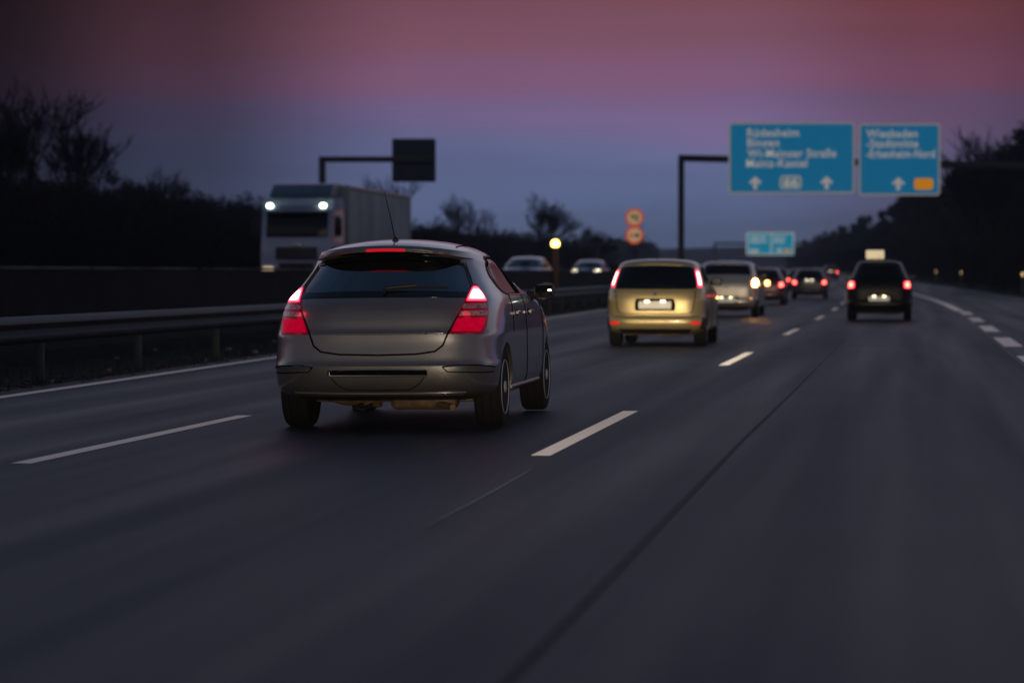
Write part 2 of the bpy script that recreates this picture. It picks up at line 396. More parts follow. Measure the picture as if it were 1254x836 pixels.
class Body:
    """rows: z, rear y, front y, half width, rear exponent, rear taper length, front exponent, front taper length"""
    def __init__(s, rows, crown=.12, inset=0.0):
        s.a = np.array(rows, float); s.crown = crown; s.inset = inset; s.zr = s.a[:, 0]
    def par(s, z):
        v = [pchip(s.zr, s.a[:, k], z) for k in range(1, 8)]
        if s.inset:
            v[0] = v[0] + s.inset; v[1] = v[1] - s.inset; v[2] = v[2] - s.inset
        return v
    def ring(s, z, nr=26, ns=22, nf=22):
        yr, yf, w_, er, lr, ef, lf = [float(v) for v in s.par(z)]
        k = min(1.0, (yf - yr) / (lr + lf)); lr *= k * .999; lf *= k * .999
        def quarter(e_, n_):
            ph = np.linspace(0, math.pi / 2, 400); X = np.sin(ph) ** (2 / e_); Y = 1 - np.cos(ph) ** (2 / e_)
            return X * w_, Y
        X, Y = quarter(er, nr); A = np.stack([X, yr + Y * lr], 1)
        X, Y = quarter(ef, nf); B = np.stack([X, yf - Y * lf], 1)[::-1]
        def res(Q, n_):
            d = np.r_[0, np.cumsum(np.hypot(*np.diff(Q, axis=0).T))]; tt = np.linspace(0, d[-1], n_)
            return np.stack([np.interp(tt, d, Q[:, 0]), np.interp(tt, d, Q[:, 1])], 1)
        A = res(A, nr); B = res(B, nf)
        S = np.stack([np.full(ns, w_), np.linspace(A[-1, 1], B[0, 1], ns + 2)[1:-1]], 1)
        return np.concatenate([A, S, B])
    def warp(s, x, y, z):
        q = np.clip((z - .95) / .4, 0, 1); q = q * q * (3 - 2 * q)
        return np.stack([x, y, z - s.crown * x * x * q], -1)
    def rear(s, x, z):
        yr, yf, w_, er, lr, ef, lf = s.par(z)
        q = np.clip(np.abs(x / w_), 0, .9995)
        return s.warp(x, yr + lr * (1 - (1 - q ** er) ** (1 / er)), z)
    def front(s, x, z):
        yr, yf, w_, er, lr, ef, lf = s.par(z)
        q = np.clip(np.abs(x / w_), 0, .9995)
        return s.warp(x, yf - lf * (1 - (1 - q ** ef) ** (1 / ef)), z)
    def side(s, y, z):
        yr, yf, w_, er, lr, ef, lf = s.par(z)
        q = np.clip(1 - (y - yr) / lr, 0, .9999); q2 = np.clip(1 - (yf - y) / lf, 0, .9999)
        return s.warp(w_ * np.minimum((1 - q ** er) ** (1 / er), (1 - q2 ** ef) ** (1 / ef)), y, z)
    def arc(s, u, z):
        u = np.asarray(u, float); z = np.asarray(z, float) + 0 * u; o = np.zeros(u.shape + (3,))
        for idx in np.ndindex(u.shape):
            q = s.ring(z[idx], 60, 4, 4); d = np.r_[0, np.cumsum(np.hypot(*np.diff(q, axis=0).T))]
            o[idx] = s.warp(np.interp(u[idx], d, q[:, 0]), np.interp(u[idx], d, q[:, 1]), z[idx])
        return o
    def shell(s, zs, name='shell'):
        V = []; F = []; first = None
        for z in zs:
            q = s.ring(z); full = np.concatenate([q, (q * [-1, 1])[::-1][1:-1]])
            V += [tuple(s.warp(p[0], p[1], z)) for p in full]
        n_ = len(full)
        for i in range(len(zs) - 1):
            for k in range(n_):
                F.append((i * n_ + k, i * n_ + (k + 1) % n_, (i + 1) * n_ + (k + 1) % n_, (i + 1) * n_ + k))
        F.append(tuple(range(n_))[::-1])
        b = (len(zs) - 1) * n_; V.append(tuple(np.mean(np.array(V[b:b + n_]), axis=0)))
        for k in range(n_): F.append((b + k, b + (k + 1) % n_, b + n_))
        return V, F
def grid_pts(fn, rows, sgn, K, Mr, rnd):
    rows = sorted(rows); z = np.array([r[0] for r in rows]); lo = np.array([r[1] for r in rows]); hi_ = np.array([r[2] for r in rows])
    tt = (1 - np.cos(np.linspace(0, math.pi, Mr))) / 2; zz_ = z[0] + (z[-1] - z[0]) * tt
    a = np.interp(zz_, z, lo); b = np.interp(zz_, z, hi_)
    if rnd:
        for dist in (zz_ - z[0], z[-1] - zz_):
            ins = np.where(dist < rnd, rnd - np.sqrt(np.maximum(rnd ** 2 - (rnd - np.minimum(dist, rnd)) ** 2, 0)), 0)
            lim = np.maximum((b - a) * .45, 0); ins = np.minimum(ins, lim); a = a + ins; b = b - ins
    ss = np.linspace(0, 1, K)[None, :]
    U = a[:, None] * (1 - ss) + b[:, None] * ss; ZZ = np.repeat(zz_[:, None], K, 1)
    return U, ZZ
def patch_vf(fn, rows, o0, o1, sgn=1, K=14, Mr=16, rnd=0.0):
    """shell of the body surface between offsets o0 (inner) and o1 (outer), outline by rows (z, u0, u1)"""
    U, Z = grid_pts(fn, rows, sgn, K, Mr, rnd)
    P = fn(U, Z); e_ = 1e-3
    du = fn(U + e_, Z) - fn(U - e_, Z); dz = fn(U, Z + e_) - fn(U, Z - e_)
    nrm = np.cross(du, dz); nrm /= np.maximum(np.linalg.norm(nrm, axis=-1, keepdims=True), 1e-9)
    ctr = np.array([0, 2.0, .8])
    flip = np.sign(np.sum(nrm * (P - ctr), axis=-1, keepdims=True)); nrm = nrm * np.where(flip == 0, 1, flip)
    A = P + nrm * o1; B = P + nrm * o0
    if sgn < 0: A = A * [-1, 1, 1]; B = B * [-1, 1, 1]
    V = np.concatenate([A.reshape(-1, 3), B.reshape(-1, 3)]); F = []; n_ = A.shape[0] * K
    for i in range(A.shape[0] - 1):
        for k in range(K - 1):
            q = (i * K + k, i * K + k + 1, (i + 1) * K + k + 1, (i + 1) * K + k)
            F.append(q); F.append(tuple(n_ + v for v in q[::-1]))
    edge = [k for k in range(K)] + [i * K + K - 1 for i in range(1, A.shape[0])] + [(A.shape[0] - 1) * K + k for k in range(K - 2, -1, -1)] + [i * K for i in range(A.shape[0] - 2, 0, -1)]
    for i in range(len(edge)):
        a_, b_ = edge[i], edge[(i + 1) % len(edge)]; F.append((a_, n_ + a_, n_ + b_, b_))
    return V, F
def fix_normals(o):
    bm = bmesh.new(); bm.from_mesh(o.data); bmesh.ops.remove_doubles(bm, verts=bm.verts, dist=1e-5)
    bmesh.ops.recalc_face_normals(bm, faces=bm.faces); bm.to_mesh(o.data); bm.free()
def patch(name, fn, rows, m, parent, o0=-.01, o1=.004, sgn=1, K=14, Mr=16, rnd=0.0, label=None):
    V, F = patch_vf(fn, rows, o0, o1, sgn, K, Mr, rnd)
    o = mesh_obj(name, V, F, m, parent); fix_normals(o)
    o.data.shade_smooth(); o.data.set_sharp_from_angle(angle=R(40))
    if label: o['label'] = label
    return o
def bool_cut(o, cutters):
    for c in cutters:
        md = o.modifiers.new('cut', 'BOOLEAN'); md.operation = 'DIFFERENCE'; md.object = c; md.solver = 'EXACT'
        bpy.context.view_layer.update()
        dg = bpy.context.evaluated_depsgraph_get()
        me = bpy.data.meshes.new_from_object(o.evaluated_get(dg)); o.modifiers.clear(); old = o.data; o.data = me
        bpy.data.meshes.remove(old)
    for c in cutters:
        d = c.data; bpy.data.objects.remove(c); bpy.data.meshes.remove(d)
    me.shade_smooth(); me.set_sharp_from_angle(angle=R(28))
def zsamples(rows, sub=3):
    z = [r[0] for r in rows]; o = []
    for a_, b_ in zip(z, z[1:]):
        n_ = max(1, min(sub + 2, int(round((b_ - a_) / .022))))
        o += list(np.linspace(a_, b_, n_, endpoint=False))
    return o + [z[-1]]
def paint(name, col, metal=.7, rough=.32, dirt=.55):
    m = mat(name, col, rough, metal, .5, coat=.8)
    t_ = m.node_tree; p = t_.nodes['Principled BSDF']; tcn = t_.nodes.new('ShaderNodeTexCoord')
    nz = t_.nodes.new('ShaderNodeTexNoise'); nz.inputs['Scale'].default_value = 2.2; nz.inputs['Detail'].default_value = 5
    t_.links.new(tcn.outputs['Object'], nz.inputs['Vector'])
    mr = t_.nodes.new('ShaderNodeMapRange'); mr.inputs[3].default_value = rough - .06; mr.inputs[4].default_value = rough + .12
    t_.links.new(nz.outputs[0], mr.inputs[0]); t_.links.new(mr.outputs[0], p.inputs['Roughness'])
    # road film: dusty lower panels
    sp = t_.nodes.new('ShaderNodeSeparateXYZ'); t_.links.new(tcn.outputs['Object'], sp.inputs[0])
    m2 = t_.nodes.new('ShaderNodeMapRange'); m2.inputs[1].default_value = .75; m2.inputs[2].default_value = .2; m2.inputs[3].default_value = 0; m2.inputs[4].default_value = dirt
    t_.links.new(sp.outputs[2], m2.inputs[0])
    mu = t_.nodes.new('ShaderNodeMath'); mu.operation = 'MULTIPLY'; t_.links.new(m2.outputs[0], mu.inputs[0]); t_.links.new(nz.outputs[0], mu.inputs[1])
    mx = t_.nodes.new('ShaderNodeMix'); mx.data_type = 'RGBA'; mx.inputs[6].default_value = tuple(col) + (1,); mx.inputs[7].default_value = (.10, .085, .065, 1)
    t_.links.new(mu.outputs[0], mx.inputs[0]); t_.links.new(mx.outputs[2], p.inputs['Base Color'])
    cd = t_.nodes.new('ShaderNodeMapRange'); cd.inputs[3].default_value = .04; cd.inputs[4].default_value = .16
    t_.links.new(nz.outputs[0], cd.inputs[0]); t_.links.new(cd.outputs[0], p.inputs['Coat Roughness'])
    return m
def wheel_meshes(Rw, wd, spokes=7):
    hw = wd / 2; pr = [(-hw, Rw * .66), (-hw - .006, Rw * .8), (-hw, Rw * .93), (-hw * .8, Rw * .985), (-hw * .4, Rw)]
    pr += [(-hw * .36, Rw - .008), (-hw * .30, Rw - .008), (-hw * .26, Rw), (hw * .26, Rw), (hw * .30, Rw - .008), (hw * .36, Rw - .008)]
    pr += [(hw * .4, Rw), (hw * .8, Rw * .985), (hw, Rw * .93), (hw + .006, Rw * .8), (hw, Rw * .66)]
    V, F = lathe_x(pr, 56); me = bpy.data.meshes.new('tyre'); me.from_pydata(V, [], F); me.materials.append(M['tyre']); me.shade_smooth(); me.set_sharp_from_angle(angle=R(30))
    rr = Rw * .68; V, F = lathe_x([(-hw * .2, rr * .2), (hw - .022, rr * .2), (hw - .022, rr * .93), (hw - .004, rr * .95), (hw + .006, rr * .985), (hw + .002, rr), (hw - .03, rr)], 48)
    bm = bmesh.new(); vs = [bm.verts.new(v) for v in V]
    for f in F:
        try: bm.faces.new([vs[i] for i in f])
        except ValueError: pass
    for k in range(spokes):
        A = Matrix.Rotation(2 * math.pi * k / spokes, 4, 'X')
        add_box(bm, (hw - .012, 0, rr * .52), (.022, rr * .24, rr * .86), .006, 2, A)
    V2, F2 = lathe_x([(hw - .05, rr * .22), (hw + .004, rr * .22), (hw + .012, rr * .16), (hw + .012, .001)], 24)
    vs = [bm.verts.new(v) for v in V2]
    for f in F2:
        try: bm.faces.new([vs[i] for i in f])
        except ValueError: pass
    me2 = bpy.data.meshes.new('rim'); bm.to_mesh(me2); bm.free(); me2.materials.append(M['rim']); me2.shade_smooth(); me2.set_sharp_from_angle(angle=R(30))
    return me, me2
def add_wheels(root, Rw, wd, track, yr_, yf_, spokes=7):
    t_, r_ = wheel_meshes(Rw, wd, spokes)
    for y in (yr_, yf_):
        for s in (1, -1):
            o = link(bpy.data.objects.new('wheel', t_), root); o.location = (s * (track - wd / 2), y, Rw); o.rotation_euler = (R(17 * y), 0, 0 if s > 0 else math.pi)
            q = link(bpy.data.objects.new('rim', r_), o)
def headlight_beam(root, power, loc, aim_down=1.0, size=26, col=(1, .80, .52), squash=.3):
    for s in (-1, 1):
        ld = bpy.data.lights.new('headlight_beam', 'SPOT'); ld.energy = power; ld.spot_size = R(size); ld.spot_blend = 1.0; ld.color = col; ld.shadow_soft_size = .06
        o = bpy.data.objects.new('headlight_beam', ld); C.objects.link(o)
        if root is not None: o.parent = root
        o.location = (loc[0] * s, loc[1], loc[2]); o.rotation_euler = (R(90 - aim_down), 0, 0); o.scale = (1, squash, 1)

HATCH = [
 # z     yr    yf    w     er   lr   ef   lf
 (.235, .34, 4.00, .74, 4.5, .9, 3.0, .9), (.258, .17, 4.10, .80, 4.5, .9, 3.0, 1.0), (.305, .065, 4.18, .852, 4.6, .9, 3.0, 1.1),
 (.36, .03, 4.22, .876, 4.8, .95, 3.0, 1.1), (.455, .005, 4.24, .884, 4.8, 1.0, 3.0, 1.1), (.505, .0, 4.245, .887, 4.8, 1.0, 3.0, 1.1),
 (.525, .016, 4.245, .886, 4.8, 1.0, 3.0, 1.1), (.60, .034, 4.24, .885, 4.75, 1.0, 3.0, 1.1), (.70, .052, 4.21, .885, 4.7, 1.0, 3.0, 1.1),
 (.745, .056, 4.18, .885, 4.6, 1.0, 3.0, 1.1), (.762, .074, 4.16, .884, 4.55, 1.0, 3.0, 1.1), (.86, .100, 4.05, .876, 4.35, 1.08, 3.0, 1.1),
 (.93, .122, 3.86, .865, 4.2, 1.12, 3.0, 1.1), (.97, .142, 3.62, .856, 4.1, 1.15, 3.0, 1.0), (1.00, .162, 3.32, .847, 4.05, 1.15, 3.2, .9), (1.03, .19, 3.08, .834, 4.0, 1.15, 3.2, .8),
 (1.07, .235, 2.95, .815, 3.95, 1.15, 3.4, .8), (1.15, .315, 2.75, .780, 3.9, 1.1, 3.4, .8), (1.25, .415, 2.50, .735, 3.8, 1.1, 3.4, .8), (1.33, .495, 2.27, .695, 3.8, 1.1, 3.4, .8),
 (1.372, .53, 2.13, .672, 3.8, 1.1, 3.4, .8), (1.380, .415, 2.10, .656, 3.4, 1.1, 3.4, .8), (1.402, .41, 2.03, .642, 3.4, 1.1, 3.4, .8), (1.425, .43, 1.95, .615, 3.6, 1.0, 3.2, .8),
 (1.445, .52, 1.85, .565, 3.2, .9, 3.0, .8), (1.462, .66, 1.74, .48, 2.8, .7, 2.8, .7), (1.474, .84, 1.62, .35, 2.5, .5, 2.5, .5), (1.481, 1.02, 1.48, .18, 2.2, .3, 2.2, .3)]

def arch_cut(y, Rw, w_):
    V, F = lathe_x([(w_ - .30, Rw), (w_ + .2, Rw)], 48); o = mesh_obj('arch', V, F); o.location = (0, y, 0)
    return o
def make_body(B, rows, col_m, root, wheels, Rw, windows, extra=(), cabin=None, archR=None):
    V, F = B.shell(zsamples(rows)); body = mesh_obj('body', V, F, col_m, root); fix_normals(body)
    cut = []
    for y in wheels:
        for s in (1, -1):
            V, F = lathe_x([(.50, (archR or Rw + .045)), (1.15, (archR or Rw + .045))], 56)
            V = [(v[0] * s, v[1] + y, v[2] + Rw) for v in V]; o = mesh_obj('c', V, F); fix_normals(o); cut.append(o)
    if cabin:
        z0, z1, ins = cabin
        Bi = Body(rows, B.crown, ins); zs = list(np.linspace(z0, z1, 22)); V, F = Bi.shell(zs); o = mesh_obj('c', V, F); fix_normals(o); cut.append(o)
    for (fn, rw, depth, sg, rnd) in windows:
        V, F = patch_vf(fn, rw, -depth, .07, sg, 14, 18, rnd); o = mesh_obj('c', V, F); fix_normals(o); cut.append(o)
    for o in extra: cut.append(o)
    bool_cut(body, cut)
    return body
def surf_tube(name, fn, pts, rad, m, parent, off=0.0, sgn=1, n=6, dens=6):
    """a thin round strip laid along the surface through (u, z) points"""
    Q = []
    for (a_, b_) in zip(pts, pts[1:]):
        for k in range(dens): Q.append((a_[0] + (b_[0] - a_[0]) * k / dens, a_[1] + (b_[1] - a_[1]) * k / dens))
    Q.append(pts[-1]); U = np.array([q[0] for q in Q]); Z = np.array([q[1] for q in Q]); P = fn(U, Z) * [sgn, 1, 1]
    ctr = np.array([0, 2.0, .8]); d = P - ctr; d /= np.linalg.norm(d, axis=1, keepdims=True)
    return tube(name, [tuple(p + q * off) for p, q in zip(P, d)], rad, m, parent, n)

# ------------------------------------------------------------------ the grey hatchback
def grey_hatchback(root, px=0):
    B = Body(HATCH, .15); col = paint('dark_grey_metallic', (.160, .162, .166), .75, .32)
    col.node_tree.nodes['Principled BSDF'].inputs['Coat Weight'].default_value = 1.0
    col.node_tree.nodes['Principled BSDF'].inputs['Coat IOR'].default_value = 1.75
    rw_rear = [(1.045, -.69, .69), (1.10, -.675, .675), (1.2, -.635, .635), (1.36, -.565, .565)]
    dlo = [(1.045, 1.35, 3.0), (1.075, 1.12, 2.92), (1.15, 1.02, 2.73), (1.25, 1.0, 2.48), (1.34, 1.08, 2.22), (1.395, 1.25, 2.02)]
    ws = [(1.03, -.66, .66), (1.20, -.62, .62), (1.39, -.54, .54)]
    V, F = [], []
    bx = bmesh.new(); add_box(bx, (0.0, -.02, .450), (.77, .16, .054), .010, 2)
    rec = bm_obj('c', bx); fix_normals(rec)
    wins = [(B.rear, rw_rear, .14, 1, .05), (B.side, dlo, .12, 1, .03), (B.side, dlo, .12, -1, .03), (B.front, ws, .14, 1, .05)]
    body = make_body(B, HATCH, col, root, (.82, 3.46), .315, wins, (rec,), (.50, 1.43, .055), .350)
    rwd = patch('rear_window', B.rear, rw_rear, M['glass_rear'], root, -.014, -.010, 1, 30, 20, .05)
    V, F = [], []
    # black border round the rear glass, and its upper shade strip
    surf_tube('window_seal', B.rear, [(-.70, 1.06), (-.675, 1.12), (-.635, 1.22), (-.575, 1.345)], .011, M['blackplastic'], rwd, -.004)
    surf_tube('window_seal', B.rear, [(.70, 1.06), (.675, 1.12), (.635, 1.22), (.575, 1.345)], .011, M['blackplastic'], rwd, -.004)
    patch('window_border', B.rear, [(1.025, -.695, .695), (1.075, -.685, .685)], M['glass_dark'], rwd, -.012, .003, 1, 40, 8, .02)
    patch('window_border', B.rear, [(1.325, -.58, .58), (1.365, -.565, .565)], M['glass_dark'], rwd, -.012, -.002, 1, 30, 5)
    for sg in (1, -1):
        patch('rear_door_window', B.side, [(1.07, 1.30, 1.98), (1.13, 1.16, 1.965), (1.25, 1.14, 1.90), (1.33, 1.20, 1.86), (1.385, 1.38, 1.83)], M['glass'], root, -.010, -.006, sg, 14, 16, .02)
        patch('front_door_window', B.side, [(1.055, 2.06, 2.93), (1.15, 2.035, 2.72), (1.25, 1.99, 2.47), (1.34, 1.94, 2.22), (1.385, 1.91, 2.04)], M['glass'], root, -.010, -.006, sg, 14, 16, .02)
        patch('quarter_window', B.side, [(1.075, 1.12, 1.25), (1.15, 1.03, 1.11), (1.25, 1.0, 1.09), (1.33, 1.07, 1.15)], M['glass_dark'], root, -.012, -.005, sg, 4, 12, .01)
        patch('door_pillar', B.side, [(1.05, 1.95, 2.09), (1.25, 1.87, 2.02), (1.39, 1.80, 1.94)], M['seam'], root, -.03, .002, sg, 4, 12)
        surf_tube('window_trim', B.side, [(1.36, 1.048), (2.2, 1.046), (3.0, 1.044)], .008, M['chrome'], root, .0, sg)
        surf_tube('window_trim', B.side, [(1.34, 1.052), (1.12, 1.08), (1.02, 1.15), (1.0, 1.25), (1.08, 1.345), (1.25, 1.397), (1.62, 1.402), (2.02, 1.397), (2.22, 1.345), (2.48, 1.255), (2.73, 1.155), (2.92, 1.08)], .010, M['blackplastic'], root, -.001, sg)
        # door seams and handles
        surf_tube('door_gap', B.side, [(2.04, 1.045), (2.02, .80), (2.04, .45), (2.06, .30)], .005, M['seam'], root, 0, sg)
        surf_tube('door_gap', B.side, [(1.33, 1.04), (1.27, .90), (1.24, .74)], .005, M['seam'], root, 0, sg)
        surf_tube('door_gap', B.side, [(3.06, .98), (3.10, .75), (3.06, .45), (3.02, .30)], .005, M['seam'], root, 0, sg)
        surf_tube('sill_strip', B.side, [(1.25, .30), (2.1, .30), (3.0, .30)], .016, col, root, .002, sg)
        for yh in (1.50, 2.24):
            h = surf_tube('door_handle', B.side, [(yh - .09, .885), (yh, .89), (yh + .09, .885)], .013, col, root, .022, sg, 8)
            patch('handle_cup', B.side, [(.862, yh - .07, yh + .07), (.91, yh - .07, yh + .07)], M['seam'], h, -.004, .0015, sg, 5, 6, .02)
        # tail lamp
        tl = patch('tail_light', B.arc, [(.745, .545, .83), (.80, .565, .872), (.88, .60, .905), (.975, .645, .915), (1.05, .678, .872), (1.155, .722, .765)], M['tail_red'], root, -.012, .006, sg, 14, 22)
        patch('brake_lens', B.arc, [(.992, .668, .895), (1.05, .688, .858), (1.13, .722, .778)], M['tail_halo'], tl, .004, .010, sg, 10, 12, .012)
        patch('brake_reflector', B.arc, [(1.000, .678, .884), (1.05, .696, .850), (1.118, .724, .782)], M['tail_mid'], tl, .009, .013, sg, 10, 12, .015)
        patch('brake_bulb_glow', B.arc, [(1.010, .694, .862), (1.05, .708, .836), (1.095, .726, .790)], M['tail_bright'], tl, .012, .016, sg, 10, 12, .018)
        ld = bpy.data.lights.new('brake_lamp_light', 'POINT'); ld.energy = .9; ld.color = (1, .03, .07); ld.shadow_soft_size = .07
        lo = bpy.data.objects.new('brake_lamp_light', ld); C.objects.link(lo); lo.parent = tl; lo.location = (sg * .86, .10, 1.06)
        patch('reversing_lens', B.arc, [(.935, .635, .895), (.968, .650, .895)], M['tail_clear'], tl, .004, .010, sg, 10, 6, .008)
        patch('reversing_lens', B.arc, [(.880, .612, .885), (.915, .628, .890)], M['tail_clear'], tl, .004, .010, sg, 10, 6, .008)
        patch('fog_lens', B.arc, [(.760, .562, .80), (.82, .585, .84), (.862, .602, .86)], M['tail_glow'], tl, .004, .009, sg, 10, 8, .012)
        # bumper corner crease with reflector recess
        surf_tube('bumper_crease', B.arc, [(.50, .497), (.60, .512), (.80, .508), (1.02, .488)], .006, M['seam'], root, .001, sg)
        surf_tube('bumper_crease', B.arc, [(.50, .497), (.54, .462), (.80, .452), (1.0, .452)], .005, M['seam'], root, .001, sg)
        surf_tube('reflector_strip', B.arc, [(.53, .500), (.60, .506), (.66, .507)], .004, M['chrome'], root, .007, sg)
        # headlight
        patch('headlight', B.front, [(.62, .52, .70), (.70, .48, .78), (.78, .50, .80)], M['headlamp'], root, -.01, .005, sg, 8, 8, .02)
        # mirror
        bm = bmesh.new(); bmesh.ops.create_uvsphere(bm, u_segments=24, v_segments=16, radius=1)
        for v in bm.verts:
            c = v.co; c.x = math.copysign(abs(c.x) ** .75, c.x) * .092; c.z = math.copysign(abs(c.z) ** .75, c.z) * .072; c.y = (max(c.y, -.35)) * .10
            c.x += sg * .945; c.z += 1.045 + (.010 if (c.x * sg) > .945 else 0); c.y += 2.73
        mir = bm_obj('mirror', bm, M['blackplastic'], root, 40)
        V, F = tube_vf([(sg * .80, 2.80, 1.02), (sg * .86, 2.77, 1.015), (sg * .93, 2.75, 1.025)], [.045, .035, .03], 10)
        mesh_obj('mirror_arm', V, F, M['blackplastic'], mir, 50)
        bm = bmesh.new(); add_box(bm, (sg * .945, 2.693, 1.047), (.150, .004, .108), .0018, 1)
        bm_obj('mirror_glass', bm, M['glass_dark'], mir)
        box('mirror_glint', (sg * .995, 2.688, 1.058), (.026, .003, .013), M['marker'], mir) if sg > 0 else None  # small glowing box painting a glint on the mirror
    # windscreen
    patch('windshield', B.front, ws, M['glass'], root, -.012, -.008, 1, 20, 14, .05)
    # tailgate outline and bottom edge, lip, bumper slot
    surf_tube('tailgate_gap', B.rear, [(-.665, 1.0), (-.60, .88), (-.535, .75), (-.50, .66), (-.44, .615), (-.30, .595), (0, .588), (.30, .595), (.44, .615), (.50, .66), (.535, .75), (.60, .88), (.665, 1.0)], .008, M['seam'], root, -.001, 1, 6, 5)
    surf_tube('tailgate_lip', B.rear, [(-.50, .752), (-.25, .750), (0, .749), (.25, .750), (.50, .752)], .008, col, root, .001, 1, 8, 6)
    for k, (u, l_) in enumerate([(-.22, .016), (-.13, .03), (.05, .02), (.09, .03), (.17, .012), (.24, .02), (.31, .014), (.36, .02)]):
        surf_tube('lip_glint', B.rear, [(u, .752), (u + l_, .752)], .0055, M['chrome'], root, .006, 1, 6, 2)  # short chrome bits added to draw highlights along the tailgate lip
    surf_tube('bumper_slot_trim', B.rear, [(-.375, .478), (-.1, .480), (.12, .480), (.375, .476)], .0065, M['chrome'], root, .0, 1, 8, 6)
    patch('bumper_slot', B.rear, [(.426, -.378, .378), (.474, -.378, .378)], M['seam'], root, -.062, -.045, 1, 8, 4)
    surf_tube('bumper_lower_edge', B.rear, [(-.66, .302), (-.3, .296), (0, .294), (.3, .296), (.66, .302)], .010, col, root, .002, 1, 8, 6)
    surf_tube('bumper_panel_line', B.rear, [(-.36, .42), (-.31, .36), (-.24, .325), (0, .32), (.24, .325), (.31, .36), (.36, .42)], .004, M['seam'], root, 0, 1, 6, 4)
    patch('diffuser', B.rear, [(.24, -.62, .62), (.262, -.64, .64), (.282, -.64, .64)], M['blackplastic'], root, -.02, .006, 1, 20, 6)
    patch('brake_light', B.rear, [(1.381, -.155, .155), (1.401, -.150, .150)], M['third'], root, -.01, .006, 1, 14, 5, .006, 'narrow high brake light in the spoiler')
    surf_tube('spoiler_glint', B.rear, [(.20, 1.388), (.33, 1.388)], .004, M['chrome'], root, .003, 1, 6, 3)  # chrome strips added to draw the highlight on the spoiler
    surf_tube('spoiler_glint', B.rear, [(.36, 1.389), (.47, 1.389)], .006, M['chrome'], root, .004, 1, 6, 3)
    # wiper
    wp = surf_tube('wiper', B.rear, [(.02, 1.085), (.25, 1.10), (.50, 1.105)], .010, M['blackplastic'], root, .022, 1, 6, 6)
    surf_tube('wiper_arm', B.rear, [(.02, 1.06), (.03, 1.09), (.26, 1.115)], .013, M['blackplastic'], wp, .032, 1, 8, 5)
    # roof seams and antenna
    for sg in (1, -1):
        V_ = []; 
        pts = []
        for y in np.linspace(.75, 2.0, 12):
            x_ = .50; z_ = 1.44
            pts.append((sg * (.50 - .02 * (y - .75)), y))
        # drop onto the shell
        import mathutils
        bvh = mathutils.bvhtree.BVHTree.FromObject(body, bpy.context.evaluated_depsgraph_get())
        P = []
        for (x_, y_) in pts:
            h = bvh.ray_cast(Vector((x_, y_, 3)), Vector((0, 0, -1)))
            if h[0] is not None: P.append(h[0] + Vector((0, 0, .001)))
        if len(P) > 2: tube('roof_seam', P, .006, M['seam'], root, 6)
    hit = bvh.ray_cast(Vector((.02, .74, 3)), Vector((0, 0, -1)))[0]
    an = tube('antenna', [hit + Vector((0, 0, -.01)), hit + Vector((-.004, -.02, .03)), hit + Vector((-.018, -.10, .17)), hit + Vector((-.045, -.22, .375))], [.010, .006, .0042, .0028], M['blackplastic'], root, 8)
    bm = bmesh.new(); bmesh.ops.create_uvsphere(bm, u_segments=16, v_segments=8, radius=1)
    for v in bm.verts: v.co = Vector((hit.x + v.co.x * .026, hit.y + v.co.y * .04, hit.z + max(v.co.z, -.3) * .032))
    bm_obj('antenna_base', bm, M['blackplastic'], an, 50)
    # interior
    def seat(x_, y_, wd, hh, hr, nm):
        bm = bmesh.new(); A = Matrix.Translation((x_, y_, .45)) @ Matrix.Rotation(R(14), 4, 'X')
        add_box(bm, (0, 0, hh / 2), (wd, .12, hh), .05, 3, A)
        if hr:
            for hx in hr: add_box(bm, (hx, .0, hh + .10), (.25, .10, .17), .045, 3, A)
        add_box(bm, (x_, y_ + .32, .50), (wd, .5, .16), .05, 3)
        return bm_obj(nm, bm, M['seatcloth'], root, 40)
    seat(-.36, 1.98, .48, .62, [0.0], 'seat'); seat(.36, 1.98, .48, .62, [0.0], 'seat'); seat(0, 1.05, 1.2, .55, [-.36, .36], 'rear_bench')
    bm = bmesh.new(); add_box(bm, (0, 2.95, .86), (1.3, .42, .22), .07, 3); bm_obj('dashboard', bm, M['cabin'], root, 40)
    bm = bmesh.new(); add_box(bm, (0, .62, .90), (1.1, .48, .02), .008, 1); bm_obj('parcel_shelf', bm, M['cabin'], root)
    bm = bmesh.new(); add_box(bm, (0, 2.34, 1.30), (.22, .03, .06), .012, 2); bm_obj('rear_view_mirror', bm, M['cabin'], root, 40)
    # underbody
    box('axle_beam', (0, .80, .235), (1.25, .10, .07), M['rust'], root, .02)
    bm = bmesh.new(); add_box(bm, (.30, .42, .225), (.52, .24, .13), .055, 4); ex = bm_obj('exhaust', bm, M['rust'], root, 40)
    tube('tail_pipe', [(.36, .36, .21), (.50, .26, .195), (.56, .14, .188)], .024, M['rust'], ex, 12)
    tube('suspension_arm', [(-.60, .82, .25), (-.38, .55, .215), (-.05, .42, .20)], .028, M['rust'], root, 8)
    tube('tow_eye', [(-.18, .33, .20), (-.22, .20, .175), (-.14, .18, .17), (-.10, .30, .20)], .014, M['blackplastic'], root, 8)
    box('floor_pan', (0, 2.1, .225), (1.30, 2.5, .05), M['blackplastic'], root)
    add_wheels(root, .315, .205, .865, .82, 3.46, 8)
    return root
hx, hy = world_at(462, 20.95)
car1 = empty('hatchback')
grey_hatchback(car1)
car1.location = (hx, hy, 0); car1.scale = (1.025, 1.025, 1.025); car1.rotation_euler = (0, R(-.5), R(.6))
tag(car1, 'dark grey hatchback with long roof antenna in the middle lane, closest car', 'car')
headlight_beam(car1, 3800, (.55, 4.30, .70), 2.1, 24, squash=.36)

